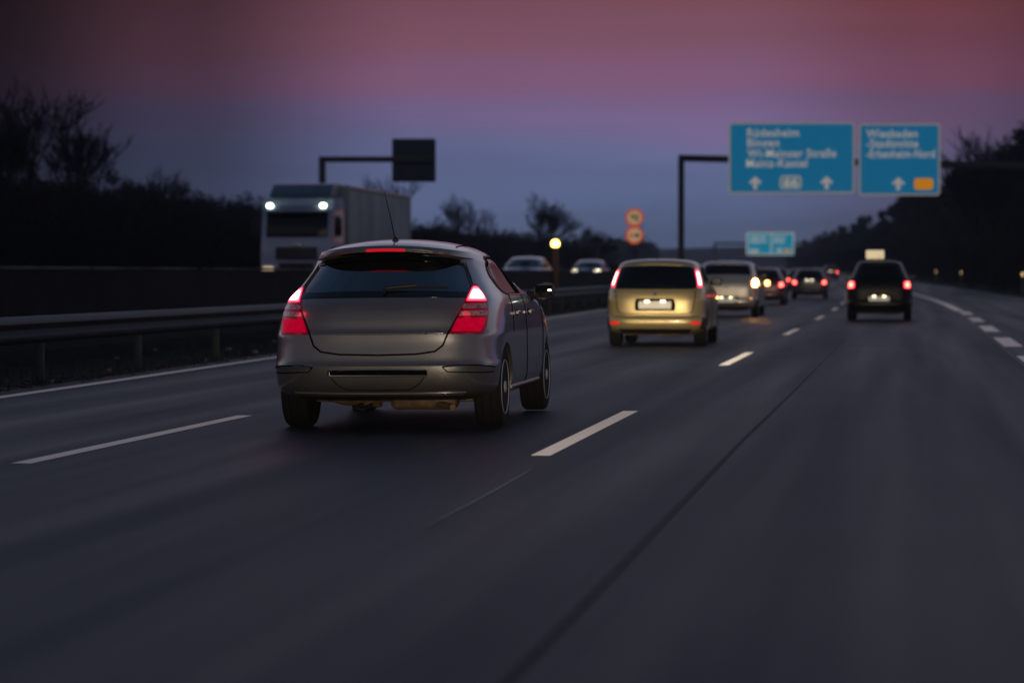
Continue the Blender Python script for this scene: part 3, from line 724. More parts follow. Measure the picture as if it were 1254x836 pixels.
# ------------------------------------------------------------------ generic other cars
TALL = [
 (.22, .26, 3.85, .72, 5, .8, 3, .9), (.26, .12, 3.94, .79, 5, .8, 3, 1.0), (.33, .03, 4.0, .835, 5, .8, 3, 1.0), (.44, .0, 4.02, .845, 5, .8, 3, 1.0),
 (.49, .01, 4.02, .846, 5, .8, 3, 1.0), (.52, .06, 4.02, .845, 5.5, .8, 3, 1.0), (.62, .07, 4.0, .845, 5.5, .8, 3, 1.0), (.80, .08, 3.94, .845, 5.5, .8, 3, 1.0),
 (.92, .10, 3.75, .838, 5, .8, 3, 1.0), (.97, .12, 3.45, .83, 5, .8, 3, .9), (1.01, .14, 3.12, .815, 4.8, .8, 3.2, .8), (1.05, .16, 2.98, .80, 4.8, .8, 3.2, .8),
 (1.15, .21, 2.80, .775, 4.6, .8, 3.4, .8), (1.3, .29, 2.50, .735, 4.4, .8, 3.4, .8), (1.42, .36, 2.24, .70, 4.2, .8, 3.4, .8), (1.45, .36, 2.16, .685, 4.2, .8, 3.4, .8),
 (1.475, .37, 2.08, .667, 4.0, .8, 3.2, .8), (1.50, .41, 1.96, .638, 3.8, .8, 3.0, .8), (1.52, .49, 1.84, .58, 3.5, .7, 2.8, .6), (1.533, .64, 1.7, .46, 3.0, .6, 2.5, .5), (1.54, .90, 1.5, .24, 2.4, .3, 2.2, .3)]
def scaled(rows, sz=1.0, sw=1.0, sl=1.0, nar=0.0): return [(r[0] * sz, r[1], r[2] * sl, r[3] * sw * (1 - nar * max(0, min(1, (r[0] - .92) / .5)))) + tuple(r[4:]) for r in rows]
def any_car(name, rows, col, win_r, tail, plate, Rw, lamp_mat, lit=True, ry=.72, plate_lights=True, refl=True, crown=.10, win_top=None, dlo_z=(1.04, 1.40), tail_mode='arc', mirrors=True, handle=False, boot=(.55, .62, 1.0), side_h=None):
    crown *= .7
    root = empty(name); B = Body(rows, crown); L_ = max(r[2] for r in rows); wmax = max(r[3] for r in rows)
    yb_, yf_ = ry, L_ - .80; z0, z1 = dlo_z
    def yfz(z): return float(B.par(z)[1])
    def yrz(z): return float(B.par(z)[0])
    zz_ = [z0, z0 + .04, (z0 + z1) / 2, z1 - .03, z1]
    dlo = [(z, yrz(z) + .62 + (.12 if i in (0, 4) else 0), yfz(z) - .16) for i, z in enumerate(zz_)]
    ws = [(z0 - .01, -.70 * wmax / .845, .70 * wmax / .845), (z1, -.56 * wmax / .845, .56 * wmax / .845)]
    wins = [(B.rear, win_r, .03, 1, .05), (B.side, dlo, .025, 1, .04), (B.side, dlo, .025, -1, .04), (B.front, ws, .03, 1, .05)]
    body = make_body(B, rows, col, root, (yb_, yf_), Rw, wins, (), None, Rw + .05)
    patch('rear_window', B.rear, win_r, M['glass_dark'], root, -.029, -.006, 1, 24, 14, .05)
    patch('windshield', B.front, ws, M['glass_dark'], root, -.029, -.006, 1, 18, 12, .05)
    for sg in (1, -1):
        patch('side_window', B.side, dlo, M['glass_dark'], root, -.024, -.005, sg, 16, 12, .04)
        ym = (yrz(z0) + yfz(z0)) / 2 + .05
        patch('door_pillar', B.side, [(z0, ym, ym + .1), (z1, ym - .1, ym)], M['blackplastic'], root, -.01, .001, sg, 3, 6)
        surf_tube('door_gap', B.side, [(ym + .04, z0), (ym + .02, .75), (ym + .04, .32)], .006, M['seam'], root, 0, sg)
        fn = getattr(B, tail_mode)
        tl = patch('tail_light', fn, tail, M['tail_halo'] if lit else M['tail_red'], root, -.012, .008, sg, 10, 14, .02)
        zc = [t_[0] for t_ in tail]; a_, b_ = min(zc), max(zc)
        inner = []
        for f_ in (.12, .5, .88):
            z = a_ + (b_ - a_) * f_; lo = interp(z, [(t_[0], t_[1]) for t_ in tail]); hi_ = interp(z, [(t_[0], t_[2]) for t_ in tail])
            inner.append((z, lo + (hi_ - lo) * .20, hi_ - (hi_ - lo) * .22))
        patch('brake_lens', fn, inner, lamp_mat if lit else M['tail_red'], tl, .006, .014, sg, 8, 10, .02)
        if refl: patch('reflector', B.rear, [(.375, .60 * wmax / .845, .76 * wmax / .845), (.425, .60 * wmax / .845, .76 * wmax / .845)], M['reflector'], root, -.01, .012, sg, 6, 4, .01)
        patch('headlight', B.front, [(.62, .46, .68), (.72, .42, .74), (.82, .46, .72)], M['headlamp'], root, -.01, .006, sg, 8, 8, .03)
        patch('wheel_arch_trim', B.side, [(.30, max(yrz(.3) + .12, .14), yb_ - Rw - .052), (.50, max(yrz(.5) + .12, .14), yb_ - Rw - .03)], M['blackplastic'], root, -.01, .006, sg, 4, 6)
        if mirrors:
            zm = z0 + .03; ymr = yfz(zm) - .30; xs = float(B.side(np.array(ymr), np.array(zm))[0])
            bm = bmesh.new(); add_box(bm, (sg * (xs + .13), ymr, zm + .02), (.20, .10, .14), .04, 3); add_box(bm, (sg * (xs + .02), ymr, zm - .02), (.08, .05, .05), .015, 2)
            mo = bm_obj('mirror', bm, M['blackplastic'], root, 40)
            box('mirror_glass', (sg * (xs + .13), ymr - .051, zm + .02), (.16, .003, .10), M['mirrorglass'], mo)
    # tailgate seams, bumper line
    b0, b1, bw = boot[0], boot[2], boot[1]
    surf_tube('tailgate_gap', B.rear, [(-bw - .02, b1), (-bw, (b0 + b1) / 2), (-bw + .03, b0 + .03), (-bw + .10, b0), (0, b0 - .005), (bw - .10, b0), (bw - .03, b0 + .03), (bw, (b0 + b1) / 2), (bw + .02, b1)], .008, M['seam'], root, 0, 1, 6, 5)
    surf_tube('bumper_gap', B.rear, [(-.76 * wmax / .845, .515), (0, .51), (.76 * wmax / .845, .515)], .007, M['seam'], root, 0, 1, 6, 10)
    pz, ph, pw = plate
    rc = patch('plate_recess', B.rear, [(pz - ph * .75, -pw * .62, pw * .62), (pz + ph * .85, -pw * .60, pw * .60)], M['seam'], root, -.01, .003, 1, 8, 4, .02)
    pl = patch('license_plate', B.rear, [(pz - ph / 2, -pw / 2, pw / 2), (pz + ph / 2, -pw / 2, pw / 2)], M['plate'], root, .004, .014, 1, 6, 4, .008)
    if plate_lights:
        for s in (-1, 1):
            o = patch('plate_lamp', B.rear, [(pz + ph * .42, s * pw * .24 - .035, s * pw * .24 + .035), (pz + ph * .62, s * pw * .24 - .035, s * pw * .24 + .035)], M['plate_lamp'], rc, .010, .03, 1, 4, 3)
    patch('diffuser', B.rear, [(rows[0][0] + .005, -.55, .55), (.30, -.62, .62)], M['blackplastic'], root, -.02, .008, 1, 12, 5)
    wp = surf_tube('wiper', B.rear, [(0, win_r[0][0] + .035), (.35, win_r[0][0] + .05)], .010, M['blackplastic'], root, .02, 1, 6, 4)
    top = rows[-1][0]
    tube('antenna', [(0.0, rows[-4][1] + .15, top - .02), (0.0, rows[-4][1] + .02, top + .17)], [.006, .003], M['blackplastic'], root, 6)
    box('axle_beam', (0, yb_, .22), (1.15, .1, .08), M['rust'], root, .02)
    ex = box('exhaust', (.25, .45, .225), (.4, .22, .12), M['rust'], root, .045)
    box('floor_pan', (0, L_ / 2, .25), (1.25, L_ - 1.8, .06), M['blackplastic'], root)
    add_wheels(root, Rw, .20, wmax - .022, yb_, yf_, 6)
    return root, B

def place_car(o, px, Z, lane_x=None, flip=False, z=0.0, dh=0.0):
    x, y = world_at(px, Z)
    o.location = (x, y, rz(y) + z); o.rotation_euler = (0, 0, -head(y) + (math.pi if flip else 0) + dh)
    return o
# gold people carrier
gold = paint('gold_metallic', (.50, .40, .19), .55, .36)
mpv, Bm = any_car('gold_minivan', scaled(TALL, .965, 1.0, 1.0), gold, [(.97, -.70, .70), (1.1, -.69, .69), (1.37, -.63, .63)],
    [(1.00, .735, .87), (1.15, .725, .87), (1.33, .69, .81)], (.70, .125, .56), .30, M['tail_bright'], boot=(.555, .66, .95))
place_car(mpv, 801.5, 45.5)
tag(mpv, 'gold minivan with tall tail lights beside its dark rear window', 'car')
headlight_beam(mpv, 1500, (.55, 4.1, .70), .4, 17, squash=.5)
patch('badge', Bm.rear, [(.86, -.035, .035), (.90, -.035, .035)], M['chrome'], mpv, 0, .01, 1, 5, 4, .02)
bmr = surf_tube('side_repeater', Bm.side, [(3.05, .80), (3.10, .80)], .02, M['amber_small'], mpv, .004, 1, 8, 2)
# silver estate
silver = paint('silver_metallic', (.46, .44, .41), .6, .36)
est, Be = any_car('silver_minivan', scaled(TALL, 1.03, 1.06, 1.12), silver, [(1.20, -.68, .68), (1.3, -.66, .66), (1.48, -.61, .61)],
    [(.86, .72, .92), (.95, .73, .95), (1.06, .74, .92)], (.48, .13, .54), .32, M['tail_far'], boot=(.38, .64, 1.15), dlo_z=(1.10, 1.46), refl=False)
place_car(est, 889, 75.5)
tag(est, 'silver minivan with a lit orange indicator ahead of the gold one', 'car')
patch('indicator', Be.arc, [(.87, .74, .90), (.95, .745, .93), (1.05, .76, .90)], M['amber'], est, .012, .03, 1, 8, 8, .03, 'orange turn indicator glowing')
patch('badge', Be.rear, [(.82, -.06, .06), (.90, -.06, .06)], M['chrome'], est, 0, .01, 1, 6, 5, .03)
box('side_glint', (1.06, 1.9, .95), (.12, .10, .14), M['amber_small'], est, .03)  # glowing box added for the headlight glint off the side mirror
headlight_beam(est, 1500, (.55, 4.6, .70), .4, 17, squash=.5)
# black small car with roof sign
black = paint('black_paint', (.004, .004, .005), .0, .35, .0)
bp_ = black.node_tree.nodes['Principled BSDF']; bp_.inputs['Coat Weight'].default_value = .15; bp_.inputs['Specular IOR Level'].default_value = .2
blk, Bb = any_car('black_taxi', scaled(TALL, 1.02, 1.0, .93, .13), black, [(1.12, -.60, .60), (1.25, -.57, .57), (1.43, -.49, .49)],
    [(.85, .64, .84), (.93, .63, .86), (1.02, .64, .84)], (.575, .125, .54), .30, M['tail_far'], boot=(.50, .62, 1.05), dlo_z=(1.08, 1.44), refl=False)
place_car(blk, 1076.5, 69.5)
tag(blk, 'black taxi with a pale lit box sign on its roof, in the right lane', 'car')
bm = bmesh.new(); add_box(bm, (-.12, .95, 1.575 + .145), (.47, .14, .23), .03, 3); rs = bm_obj('roof_sign', bm, M['taxi'], blk, 40)
box('sign_foot', (-.12, .95, 1.595), (.40, .10, .03), M['blackplastic'], rs)
bm = bmesh.new(); add_box(bm, (-.12, .95, 1.49 + .07), (.36, .12, .05), .01, 2)
bm_obj('sign_bracket', bm, M['blackplastic'], rs, 40)
headlight_beam(blk, 1500, (.55, 3.9, .70), .4, 17, squash=.5)
# small dark cars far ahead
dark = paint('dark_blue_paint', (.03, .03, .045), .4, .3)
far, Bf = any_car('distant_car', scaled(TALL, .94, 1.02, 1.05, .12), dark, [(1.00, -.62, .62), (1.15, -.58, .58), (1.32, -.51, .51)],
    [(.70, .60, .80), (.78, .60, .83), (.87, .61, .80)], (.83, .13, .50), .31, M['tail_far'], boot=(.50, .62, 1.0), refl=False, dlo_z=(1.02, 1.34))
place_car(far, 991, 128)
G_FAR = 'cars far ahead on the road'
tag(far, 'dark car with round red lights and lit plate left of the black taxi', 'car', G_FAR)
def far_copy(px, Z, label, zo=0, red=None, name='distant_car'):
    o = copy_tree(far); o.name = name; place_car(o, px, Z); tag(o, label, 'car', G_FAR)
    if red:
        for ch in o.children:
            if ch.name.startswith('body'):
                ch.data = ch.data.copy(); ch.data.materials[0] = red
    return o
maroon = paint('maroon_paint', (.085, .02, .03), .3, .3)
c_ = far_copy(934, 104, 'dark red car half hidden behind the silver minivan', red=maroon)
far_copy(979, 168, 'far dark car showing above the roof of the one with the lit plate')
far_copy(953, 215, 'small far car in the left lane beyond the dark red car')
far_copy(1017, 285, 'farthest car, two tiny red lights beside the right lane markings')
far_copy(1001, 205, 'far dark car close behind the farthest pair of red lights')

# oncoming cars: same builder, pale paint, no tail lamps lit
pale = paint('pale_blue_silver', (.36, .38, .42), .5, .3)
onc, Bo = any_car('oncoming_car', scaled(TALL, .90, 1.05, 1.1, .12), pale, [(.98, -.60, .60), (1.26, -.50, .50)],
    [(.70, .62, .80), (.95, .62, .84)], (.6, .12, .5), .31, M['tail_red'], lit=False, plate_lights=False, refl=False, dlo_z=(.97, 1.28), boot=(.5, .60, .92))
for ch in onc.children:
    if ch.name.startswith('headlight') :
        bpy.data.objects.remove(ch)
for sg in (1, -1): patch('headlight', Bo.front, [(.76, .42, .68), (.82, .40, .72), (.87, .46, .68)], M['headlamp'], onc, -.01, .008, sg, 8, 8, .02)
bm = bmesh.new(); add_box(bm, (-.10, 2.9, 1.12), (.35, .06, .10), .02, 2)
bm_obj('dashboard_reflection_pad', bm, M['cabin'], onc, 40)
G_ON = 'oncoming cars behind the median wall'
place_car(onc, 652, 108, flip=True, z=OPP_Z); tag(onc, 'pale oncoming car just past the roof of the grey hatchback', 'car', G_ON)
o2 = copy_tree(onc); place_car(o2, 727, 136, flip=True, z=OPP_Z); tag(o2, 'pale oncoming car with lit headlamps left of the gold minivan', 'car', G_ON)
for ch in list(onc.children):
    if ch.name.startswith('headlight'): ch.data = ch.data.copy(); ch.data.materials[0] = M['tail_clear']

# ------------------------------------------------------------------ the lorry
def lorry():
    r = empty('truck')
    wh = mat('truck_white_paint', (.44, .53, .68), .35, .1, coat=.5, noise=(1.5, 1.5, (.36, .44, .57), .08))
    lowl = mat('low_headlamp', (1, .9, .7), .3, emis=(1, .72, .42), estr=1.6)
    tarp = mat('trailer_side', (.34, .41, .40), .7, noise=(.35, 2.5, (.25, .30, .31)))
    # local: front at y=0 facing -y, body towards +y
    prof = [(.05, .45), (.0, .75), (.0, 1.45), (.05, 1.75), (.30, 2.95), (.55, 3.28), (2.2, 3.34), (2.25, .8), (1.6, .62), (.9, .62), (.8, .45)]
    bm = bmesh.new(); W_ = 1.225
    a_ = [bm.verts.new((-W_, p[0], p[1])) for p in prof]; b_ = [bm.verts.new((W_, p[0], p[1])) for p in prof]
    bm.faces.new(a_[::-1]); bm.faces.new(b_)
    for i in range(len(prof)): j = (i + 1) % len(prof); bm.faces.new((a_[i], a_[j], b_[j], b_[i]))
    bmesh.ops.recalc_face_normals(bm, faces=bm.faces)
    ed = [e_ for e_ in bm.edges if abs(e_.verts[0].co.x) == W_ and e_.verts[0].co.x == e_.verts[1].co.x]
    bmesh.ops.bevel(bm, geom=ed, offset=.11, segments=4, profile=.5, affect='EDGES')
    cab = bm_obj('cab', bm, wh, r, 40)
    def slab(nm, x0, x1, z0, z1, y0, y1, th, m, par, bev=.02):
        """slab on the raked front between heights z0, z1"""
        bm = bmesh.new(); ang = math.atan2(y1 - y0, z1 - z0)
        A = Matrix.Translation(((x0 + x1) / 2, (y0 + y1) / 2, (z0 + z1) / 2)) @ Matrix.Rotation(-ang, 4, 'X')
        add_box(bm, (0, 0, 0), (x1 - x0, th, math.hypot(z1 - z0, y1 - y0)), bev, 2, A); return bm_obj(nm, bm, m, par, 40)
    slab('windshield', -1.06, 1.06, 1.95, 2.82, .082, .268, .03, M['glass_dark'], r)
    slab('sun_visor', -1.12, 1.12, 2.80, 3.02, .02, .12, .06, mat('visor_blue_grey', (.22, .27, .36), .3), r)
    gr = slab('grille', -.72, .72, 1.18, 1.62, -.012, .015, .05, M['blackplastic'], r)
    for k in range(4): slab('grille_bar', -.66, .66, 1.24 + .1 * k, 1.265 + .1 * k, -.045, -.045, .02, mat('bar_grey', (.16, .16, .17), .4) if k == 0 else bpy.data.materials['bar_grey'], gr, .004)
    slab('badge', -.14, .14, 1.655, 1.735, -.035, -.03, .03, M['chrome'], r, .01)
    slab('lower_grille', -.60, .60, .82, 1.08, -.01, -.01, .04, M['blackplastic'], r)
    slab('bumper', -1.22, 1.22, .40, .70, -.06, -.06, .14, mat('bumper_grey', (.20, .21, .22), .5), r, .05)
    slab('license_plate', -.26, .26, .56, .67, -.137, -.137, .012, M['plate'], r, .004)
    for s in (1, -1):
        slab('headlight', min(s * .80, s * 1.16), max(s * .80, s * 1.16), .74, .93, -.02, -.02, .05, lowl, r, .02)
        mk = slab('marker_light', min(s * .82, s * 1.02), max(s * .82, s * 1.02), 2.955, 3.09, .02, .07, .10, M['marker'], r, .045)
        mi = box('mirror', (s * 1.42, .18, 2.30), (.24, .16, .62), M['blackplastic'], r, .05)
        tube('mirror_arm', [(s * 1.20, .3, 2.66), (s * 1.42, .2, 2.64), (s * 1.42, .2, 1.96), (s * 1.2, .3, 1.94)], .018, M['blackplastic'], mi, 6)
        box('side_window', (s * 1.222, .95, 2.35), (.02, .95, .70), M['glass_dark'], r, .008)
        box('side_fairing', (s * 1.18, 2.45, 1.95), (.05, .42, 2.5), mat('fairing_grey', (.10, .12, .15), .5) if s > 0 else bpy.data.materials['fairing_grey'], r, .02)
        box('front_fender', (s * 1.10, 1.35, 1.02), (.26, 1.3, .12), M['blackplastic'], r, .04)
        box('fuel_tank', (s * .95, 3.2, .75), (.5, 1.1, .5), M['galv'], r, .08)
        box('side_guard', (s * 1.2, 8.2, .72), (.04, 4.6, .5), M['galv'], r, .01)
    # roof deflector
    pr2 = [(.55, 3.30), (.75, 3.48), (1.3, 3.78), (2.5, 3.86), (2.5, 3.30)]
    bm = bmesh.new(); a_ = [bm.verts.new((-1.08, p[0], p[1])) for p in pr2]; b_ = [bm.verts.new((1.08, p[0], p[1])) for p in pr2]
    bm.faces.new(a_[::-1]); bm.faces.new(b_)
    for i in range(len(pr2)): j = (i + 1) % len(pr2); bm.faces.new((a_[i], a_[j], b_[j], b_[i]))
    bmesh.ops.recalc_face_normals(bm, faces=bm.faces)
    bmesh.ops.bevel(bm, geom=[e_ for e_ in bm.edges], offset=.06, segments=3, profile=.5, affect='EDGES')
    bm_obj('roof_deflector', bm, mat('deflector_blue', (.055, .085, .12), .4), r, 40)
    # trailer
    tr = box('trailer_box', (0, 2.9 + 6.8, 2.48), (2.5, 13.6, 2.64), tarp, r, .03)
    rail = mat('trailer_top_rail', (.48, .40, .38), .4, .4)
    for s in (1, -1):
        box('top_rail', (s * 1.262, 9.7, 3.735), (.03, 13.58, .13), rail, tr, .008)
        box('bottom_rail', (s * 1.262, 9.7, 1.22), (.03, 13.58, .12), M['galv'], tr, .008)
        for k in range(7): box('stanchion', (s * 1.258, 2.95 + k * 2.25, 2.48), (.02, .08, 2.36), mat('stanchion_grey', (.30, .32, .32), .6) if (k == 0 and s > 0) else bpy.data.materials['stanchion_grey'], tr, .004)
    box('chassis', (0, 7.6, 1.0), (.9, 12, .26), M['blackplastic'], r, .02)
    tme, rme = wheel_meshes(.50, .30, 8)
    for y in (1.35, 4.6, 11.0, 12.3, 13.6):
        for s in (1, -1):
            o = link(bpy.data.objects.new('wheel', tme), r); o.location = (s * 1.08, y, .50); o.rotation_euler = (0, 0, 0 if s > 0 else math.pi)
            link(bpy.data.objects.new('rim', rme), o)
    return r
tk = lorry(); x, y = world_at(363, 91.5); tk.location = (x, y, OPP_Z + rz(y)); tk.rotation_euler = (0, 0, -head(y) + R(1.0)); tk.scale = (1.0, 1.0, 1.0)
tag(tk, 'white truck with two lit cab lamps and a long pale trailer, oncoming', 'truck')

# ------------------------------------------------------------------ barriers
def guard_rail(xf, y0, y1, top, label, z0=0.0):
    r = empty('guard_rail', (xf(y0), y0, z0)); inv = Vector((-xf(y0), -y0, -z0))
    # W profile: (offset towards the road, height)
    pf = [(0, top), (.035, top - .012), (.075, top - .05), (.080, top - .085), (.02, top - .125), (.0, top - .155), (.02, top - .185), (.080, top - .225), (.075, top - .26), (.035, top - .298), (0, top - .31)]
    pf = pf + [(p[0] - .006, p[1]) for p in pf[::-1]]
    V = []; F = []; n_ = len(pf); yy = list(np.arange(y0, y1 + .1, 4.0))
    for y in yy:
        for (a_, b_) in pf: V.append(Vector((xf(y) + a_, y, rz(y) + b_)) + inv + Vector((0, 0, z0)))
    for i in range(len(yy) - 1):
        for k in range(n_): j = (k + 1) % n_; F.append((i * n_ + k, i * n_ + j, (i + 1) * n_ + j, (i + 1) * n_ + k))
    F.append(tuple(range(n_))); F.append(tuple(range(len(V) - n_, len(V))))
    b = mesh_obj('rail_beam', V, F, M['galv'], r, 60); fix_normals(b)
    pm = None
    for y in yy[:100]:
        if pm is None:
            p = box('post', (0, 0, 0), (.10, .06, top + .12), M['darksteel'], r, .008); pm = p.data
        else: p = link(bpy.data.objects.new('post', pm), r)
        p.location = Vector((xf(y) - .07, y, rz(y) + (top - .12) / 2 )) + inv
    return tag(r, label, 'guard rail')
guard_rail(x_rail, 10, 330, .755, 'grey steel guard rail on posts beside the left edge line')
def median_wall():
    y0 = 6.0; r = empty('median_wall', (x_bar(y0), y0, 0)); inv = Vector((-x_bar(y0), -y0, 0))
    yy = [y0] + list(range(10, 300, 5)) + list(range(300, 700, 20)); pf = [(-.30, -.05), (-.28, .12), (-.12, .40), (-.08, 1.29), (.08, 1.29), (.12, .40), (.28, .12), (.30, -.05)]
    V = []; F = []; n_ = len(pf)
    for y in yy:
        for (a_, b_) in pf: V.append(Vector((x_bar(y) + a_, y, rz(y) + b_)) + inv)
    for i in range(len(yy) - 1):
        for k in range(n_): j = (k + 1) % n_; F.append((i * n_ + k, i * n_ + j, (i + 1) * n_ + j, (i + 1) * n_ + k))
    F.append(tuple(range(n_))); F.append(tuple(range(len(V) - n_, len(V))))
    w_ = mesh_obj('wall', V, F, M['concrete'], r); fix_normals(w_)
    # capping rail in separate lengths, thin and patchy
    rng = random.Random(3)
    V = []; F = []
    y = y0
    while y < 330:
        ln = rng.uniform(6, 18); e_ = min(y + ln, 330)
        seg = list(np.linspace(y, e_, 5)); base = len(V)
        for q in seg:
            for (a_, b_) in [(-.10, 1.295), (.10, 1.295), (.10, 1.345), (-.10, 1.345)]: V.append(Vector((x_bar(q) + a_, q, rz(q) + b_)) + inv)
        for i in range(4):
            for k in range(4): j = (k + 1) % 4; F.append((base + i * 4 + k, base + i * 4 + j, base + (i + 1) * 4 + j, base + (i + 1) * 4 + k))
        F.append((base, base + 1, base + 2, base + 3)); F.append((base + 16, base + 17, base + 18, base + 19))
        y = e_ + rng.uniform(.2, 1.2)
    c = mesh_obj('coping', V, F, M['cap'], r); fix_normals(c)
    tag(r, 'dark concrete wall along the median behind the guard rail', 'wall')
median_wall()
# leaves and litter on the dirt verge
def litter():
    V = []; F = []; rng = random.Random(5)
    for i in range(2600):
        y = 18 + (rng.random() ** 1.3) * 80; x = x_solid(y) - .25 - abs(rng.gauss(0, .42))
        s = rng.uniform(.015, .05); a_ = rng.uniform(0, 6.28); h = rng.uniform(.0, .03); b = len(V)
        for (u, v, zz_) in [(-1, 0, 0), (0, -.6, .2), (1, 0, .1), (0, .6, .35)]:
            V.append((x + (u * math.cos(a_) - v * math.sin(a_)) * s, y + (u * math.sin(a_) + v * math.cos(a_)) * s, h + zz_ * s + .002))
        F.append((b, b + 1, b + 2, b + 3))
    tag(mesh_obj('fallen_leaves', V, F, M['leafbrown']), 'brown fallen leaves scattered on the dirt beside the left edge line', 'leaves', kind='stuff')
    V = []; F = []
    for i in range(5200):
        y = 20 + rng.random() ** 1.2 * 110; x = x_rail(y) + rng.uniform(-2.5, .55); h = rng.uniform(.06, .22)
        b = len(V); a_ = rng.uniform(0, 6.28); wv = .012
        V += [(x, y, -.04), (x + wv * math.cos(a_), y + wv * math.sin(a_), -.04), (x + rng.gauss(0, .06), y + rng.gauss(0, .06), h)]; F.append((b, b + 1, b + 2))
    tag(mesh_obj('verge_grass', V, F, mat('dry_grass', (.045, .042, .022), .9, spec=.1)), 'short dry grass under the guard rail', 'grass', kind='stuff')
litter()
# stones and scraps beside the road edge
rng = random.Random(11)
smat = mat('pale_debris', (.34, .27, .22), .8, noise=(20, 2, (.20, .15, .12)))
for i, (px, py, sz) in enumerate([(61, 467, .07), (133, 454, .08), (143, 438, .06), (190, 428, .06), (280, 428, .09), (277, 440, .07), (252, 440, .05), (312, 432, .10), (336, 419, .09), (234, 415, .05)]):
    bm = bmesh.new(); bmesh.ops.create_icosphere(bm, subdivisions=2, radius=sz * .62)
    for v in bm.verts: v.co *= rng.uniform(.75, 1.2); v.co.z *= .6
    o = bm_obj('stone', bm, smat, None, 40); x, y = P2(px, py); o.location = (x, y, -.02 + sz * .25)
    tag(o, 'small pale scrap lying on the dark verge left of the road', 'debris', 'scraps on the verge')

# ------------------------------------------------------------------ gantries and signs
def text_mesh(txt, size, m, parent, loc, name='lettering', sx=1.0, bold=.012, align='LEFT'):
    cu = bpy.data.curves.new('t', 'FONT'); cu.body = txt; cu.size = size; cu.extrude = .006; cu.offset = bold; cu.align_x = align; cu.space_character = 1.06
    o = bpy.data.objects.new('t', cu); C.objects.link(o); bpy.context.view_layer.update()
    me = bpy.data.meshes.new_from_object(o.evaluated_get(bpy.context.evaluated_depsgraph_get())); bpy.data.objects.remove(o); bpy.data.curves.remove(cu)
    me.materials.clear(); me.materials.append(m)
    o = link(bpy.data.objects.new(name, me), parent); o.rotation_euler = (R(90), 0, 0); o.location = loc; o.scale = (sx, 1, 1)
    return o
def rrect(w_, h_, r_, y0, y1, cx_=0, cz=0, n_=6):
    P = []
    for (sx, sz, a0) in [(1, 1, 0), (-1, 1, 90), (-1, -1, 180), (1, -1, 270)]:
        for k in range(n_ + 1):
            a_ = R(a0 + 90 * k / n_); P.append((cx_ + sx * (w_ / 2 - r_) + r_ * math.cos(a_), cz + sz * (h_ / 2 - r_) + r_ * math.sin(a_)))
    n = len(P); V = [(p[0], y0, p[1]) for p in P] + [(p[0], y1, p[1]) for p in P]
    F = [tuple(range(n)), tuple(range(n, 2 * n))[::-1]] + [(i, n + i, n + (i + 1) % n, (i + 1) % n) for i in range(n)]
    return V, F
def panel(name, w_, h_, parent, loc, face, border, r_=.16, bw=.11, label=None):
    V, F = rrect(w_, h_, r_, -.03, .03); o = mesh_obj(name, V, F, border, parent); fix_normals(o); o.location = loc
    V, F = rrect(w_ - 2 * bw, h_ - 2 * bw, max(r_ - bw * .7, .02), -.045, -.031); f = mesh_obj('face', V, F, face, o); fix_normals(f)
    return o
def arrow(parent, x, z, s, m=None):
    P = [(0, .5), (.5, .02), (.34, -.12), (.15, .06), (.15, -.5), (-.15, -.5), (-.15, .06), (-.34, -.12), (-.5, .02)]
    V = [(x + p[0] * s, -.060, z + p[1] * s) for p in P] + [(x + p[0] * s, -.046, z + p[1] * s) for p in P]; n = len(P)
    o = mesh_obj('arrow', V, [tuple(range(n)), tuple(range(n, 2 * n))[::-1]] + [(i, n + i, n + (i + 1) % n, (i + 1) % n) for i in range(n)], m or M['sign_white'], parent); fix_normals(o); return o
Zg = 146.0; pm_ = FPX / Zg
gxl, gyl = world_at(834, Zg); ggz = rz(gyl)
def wpx(px): return (px - 834) / pm_     # metres along the beam
def hpx(py): return (334 - py) / pm_ + 1.245 - ggz
g = empty('sign_gantry', (gxl, gyl, ggz), TH * .55)
bm = bmesh.new(); add_box(bm, (0, 0, 3.72), (.34, .34, 7.5), .03, 2); bm_obj('post', bm, M['darksteel'], g, 40)
endx = 19.5
bm = bmesh.new(); add_box(bm, (endx, 0, 3.6), (.34, .34, 7.2), .03, 2); bm_obj('post', bm, M['darksteel'], g, 40)
bm = bmesh.new(); A = Matrix.Translation((0, 0, hpx(194))) @ Matrix.Rotation(math.atan2(-.42, 16), 4, 'Y').inverted() @ Matrix.Identity(4)
A = Matrix.Translation((0, 0, hpx(194))) @ Matrix.Rotation(math.atan(.42 / 16), 4, 'Y')
add_box(bm, (endx / 2, 0, 0), (endx + .3, .36, .36), .03, 2, A); bm_obj('beam', bm, M['darksteel'], g, 40)
for (ex, nm) in ((0, 'post_foot'), (endx, 'post_foot')): box(nm, (ex, 0, .12), (.7, .7, .3), M['concrete'], g, .03)
tag(g, 'dark green steel gantry spanning the road ahead with one post in the median', 'gantry')
def sign_group(name, x0, x1, y0, y1, label, face, border, r_=.18, bw=.11):
    w_ = (x1 - x0) / pm_; h_ = (y1 - y0) / pm_; cxw = wpx((x0 + x1) / 2); cz = hpx((y0 + y1) / 2)
    e_ = empty(name, (gxl + cxw * math.cos(TH * .55) - (-.30) * math.sin(TH * .55), gyl + cxw * math.sin(TH * .55) - .30 * math.cos(TH * .55), ggz + cz), TH * .55)
    p = panel('panel', w_, h_, e_, (0, 0, 0), face, border, r_, bw)
    for s in (-.3, .3): box('bracket', (w_ * s, .08, 0), (.10, .14, h_ * .9), M['galv'], e_, .01)
    tag(e_, label, 'road sign'); return e_, w_, h_
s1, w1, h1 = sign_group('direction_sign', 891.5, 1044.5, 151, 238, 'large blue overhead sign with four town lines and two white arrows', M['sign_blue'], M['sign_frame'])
kx = 1 / pm_
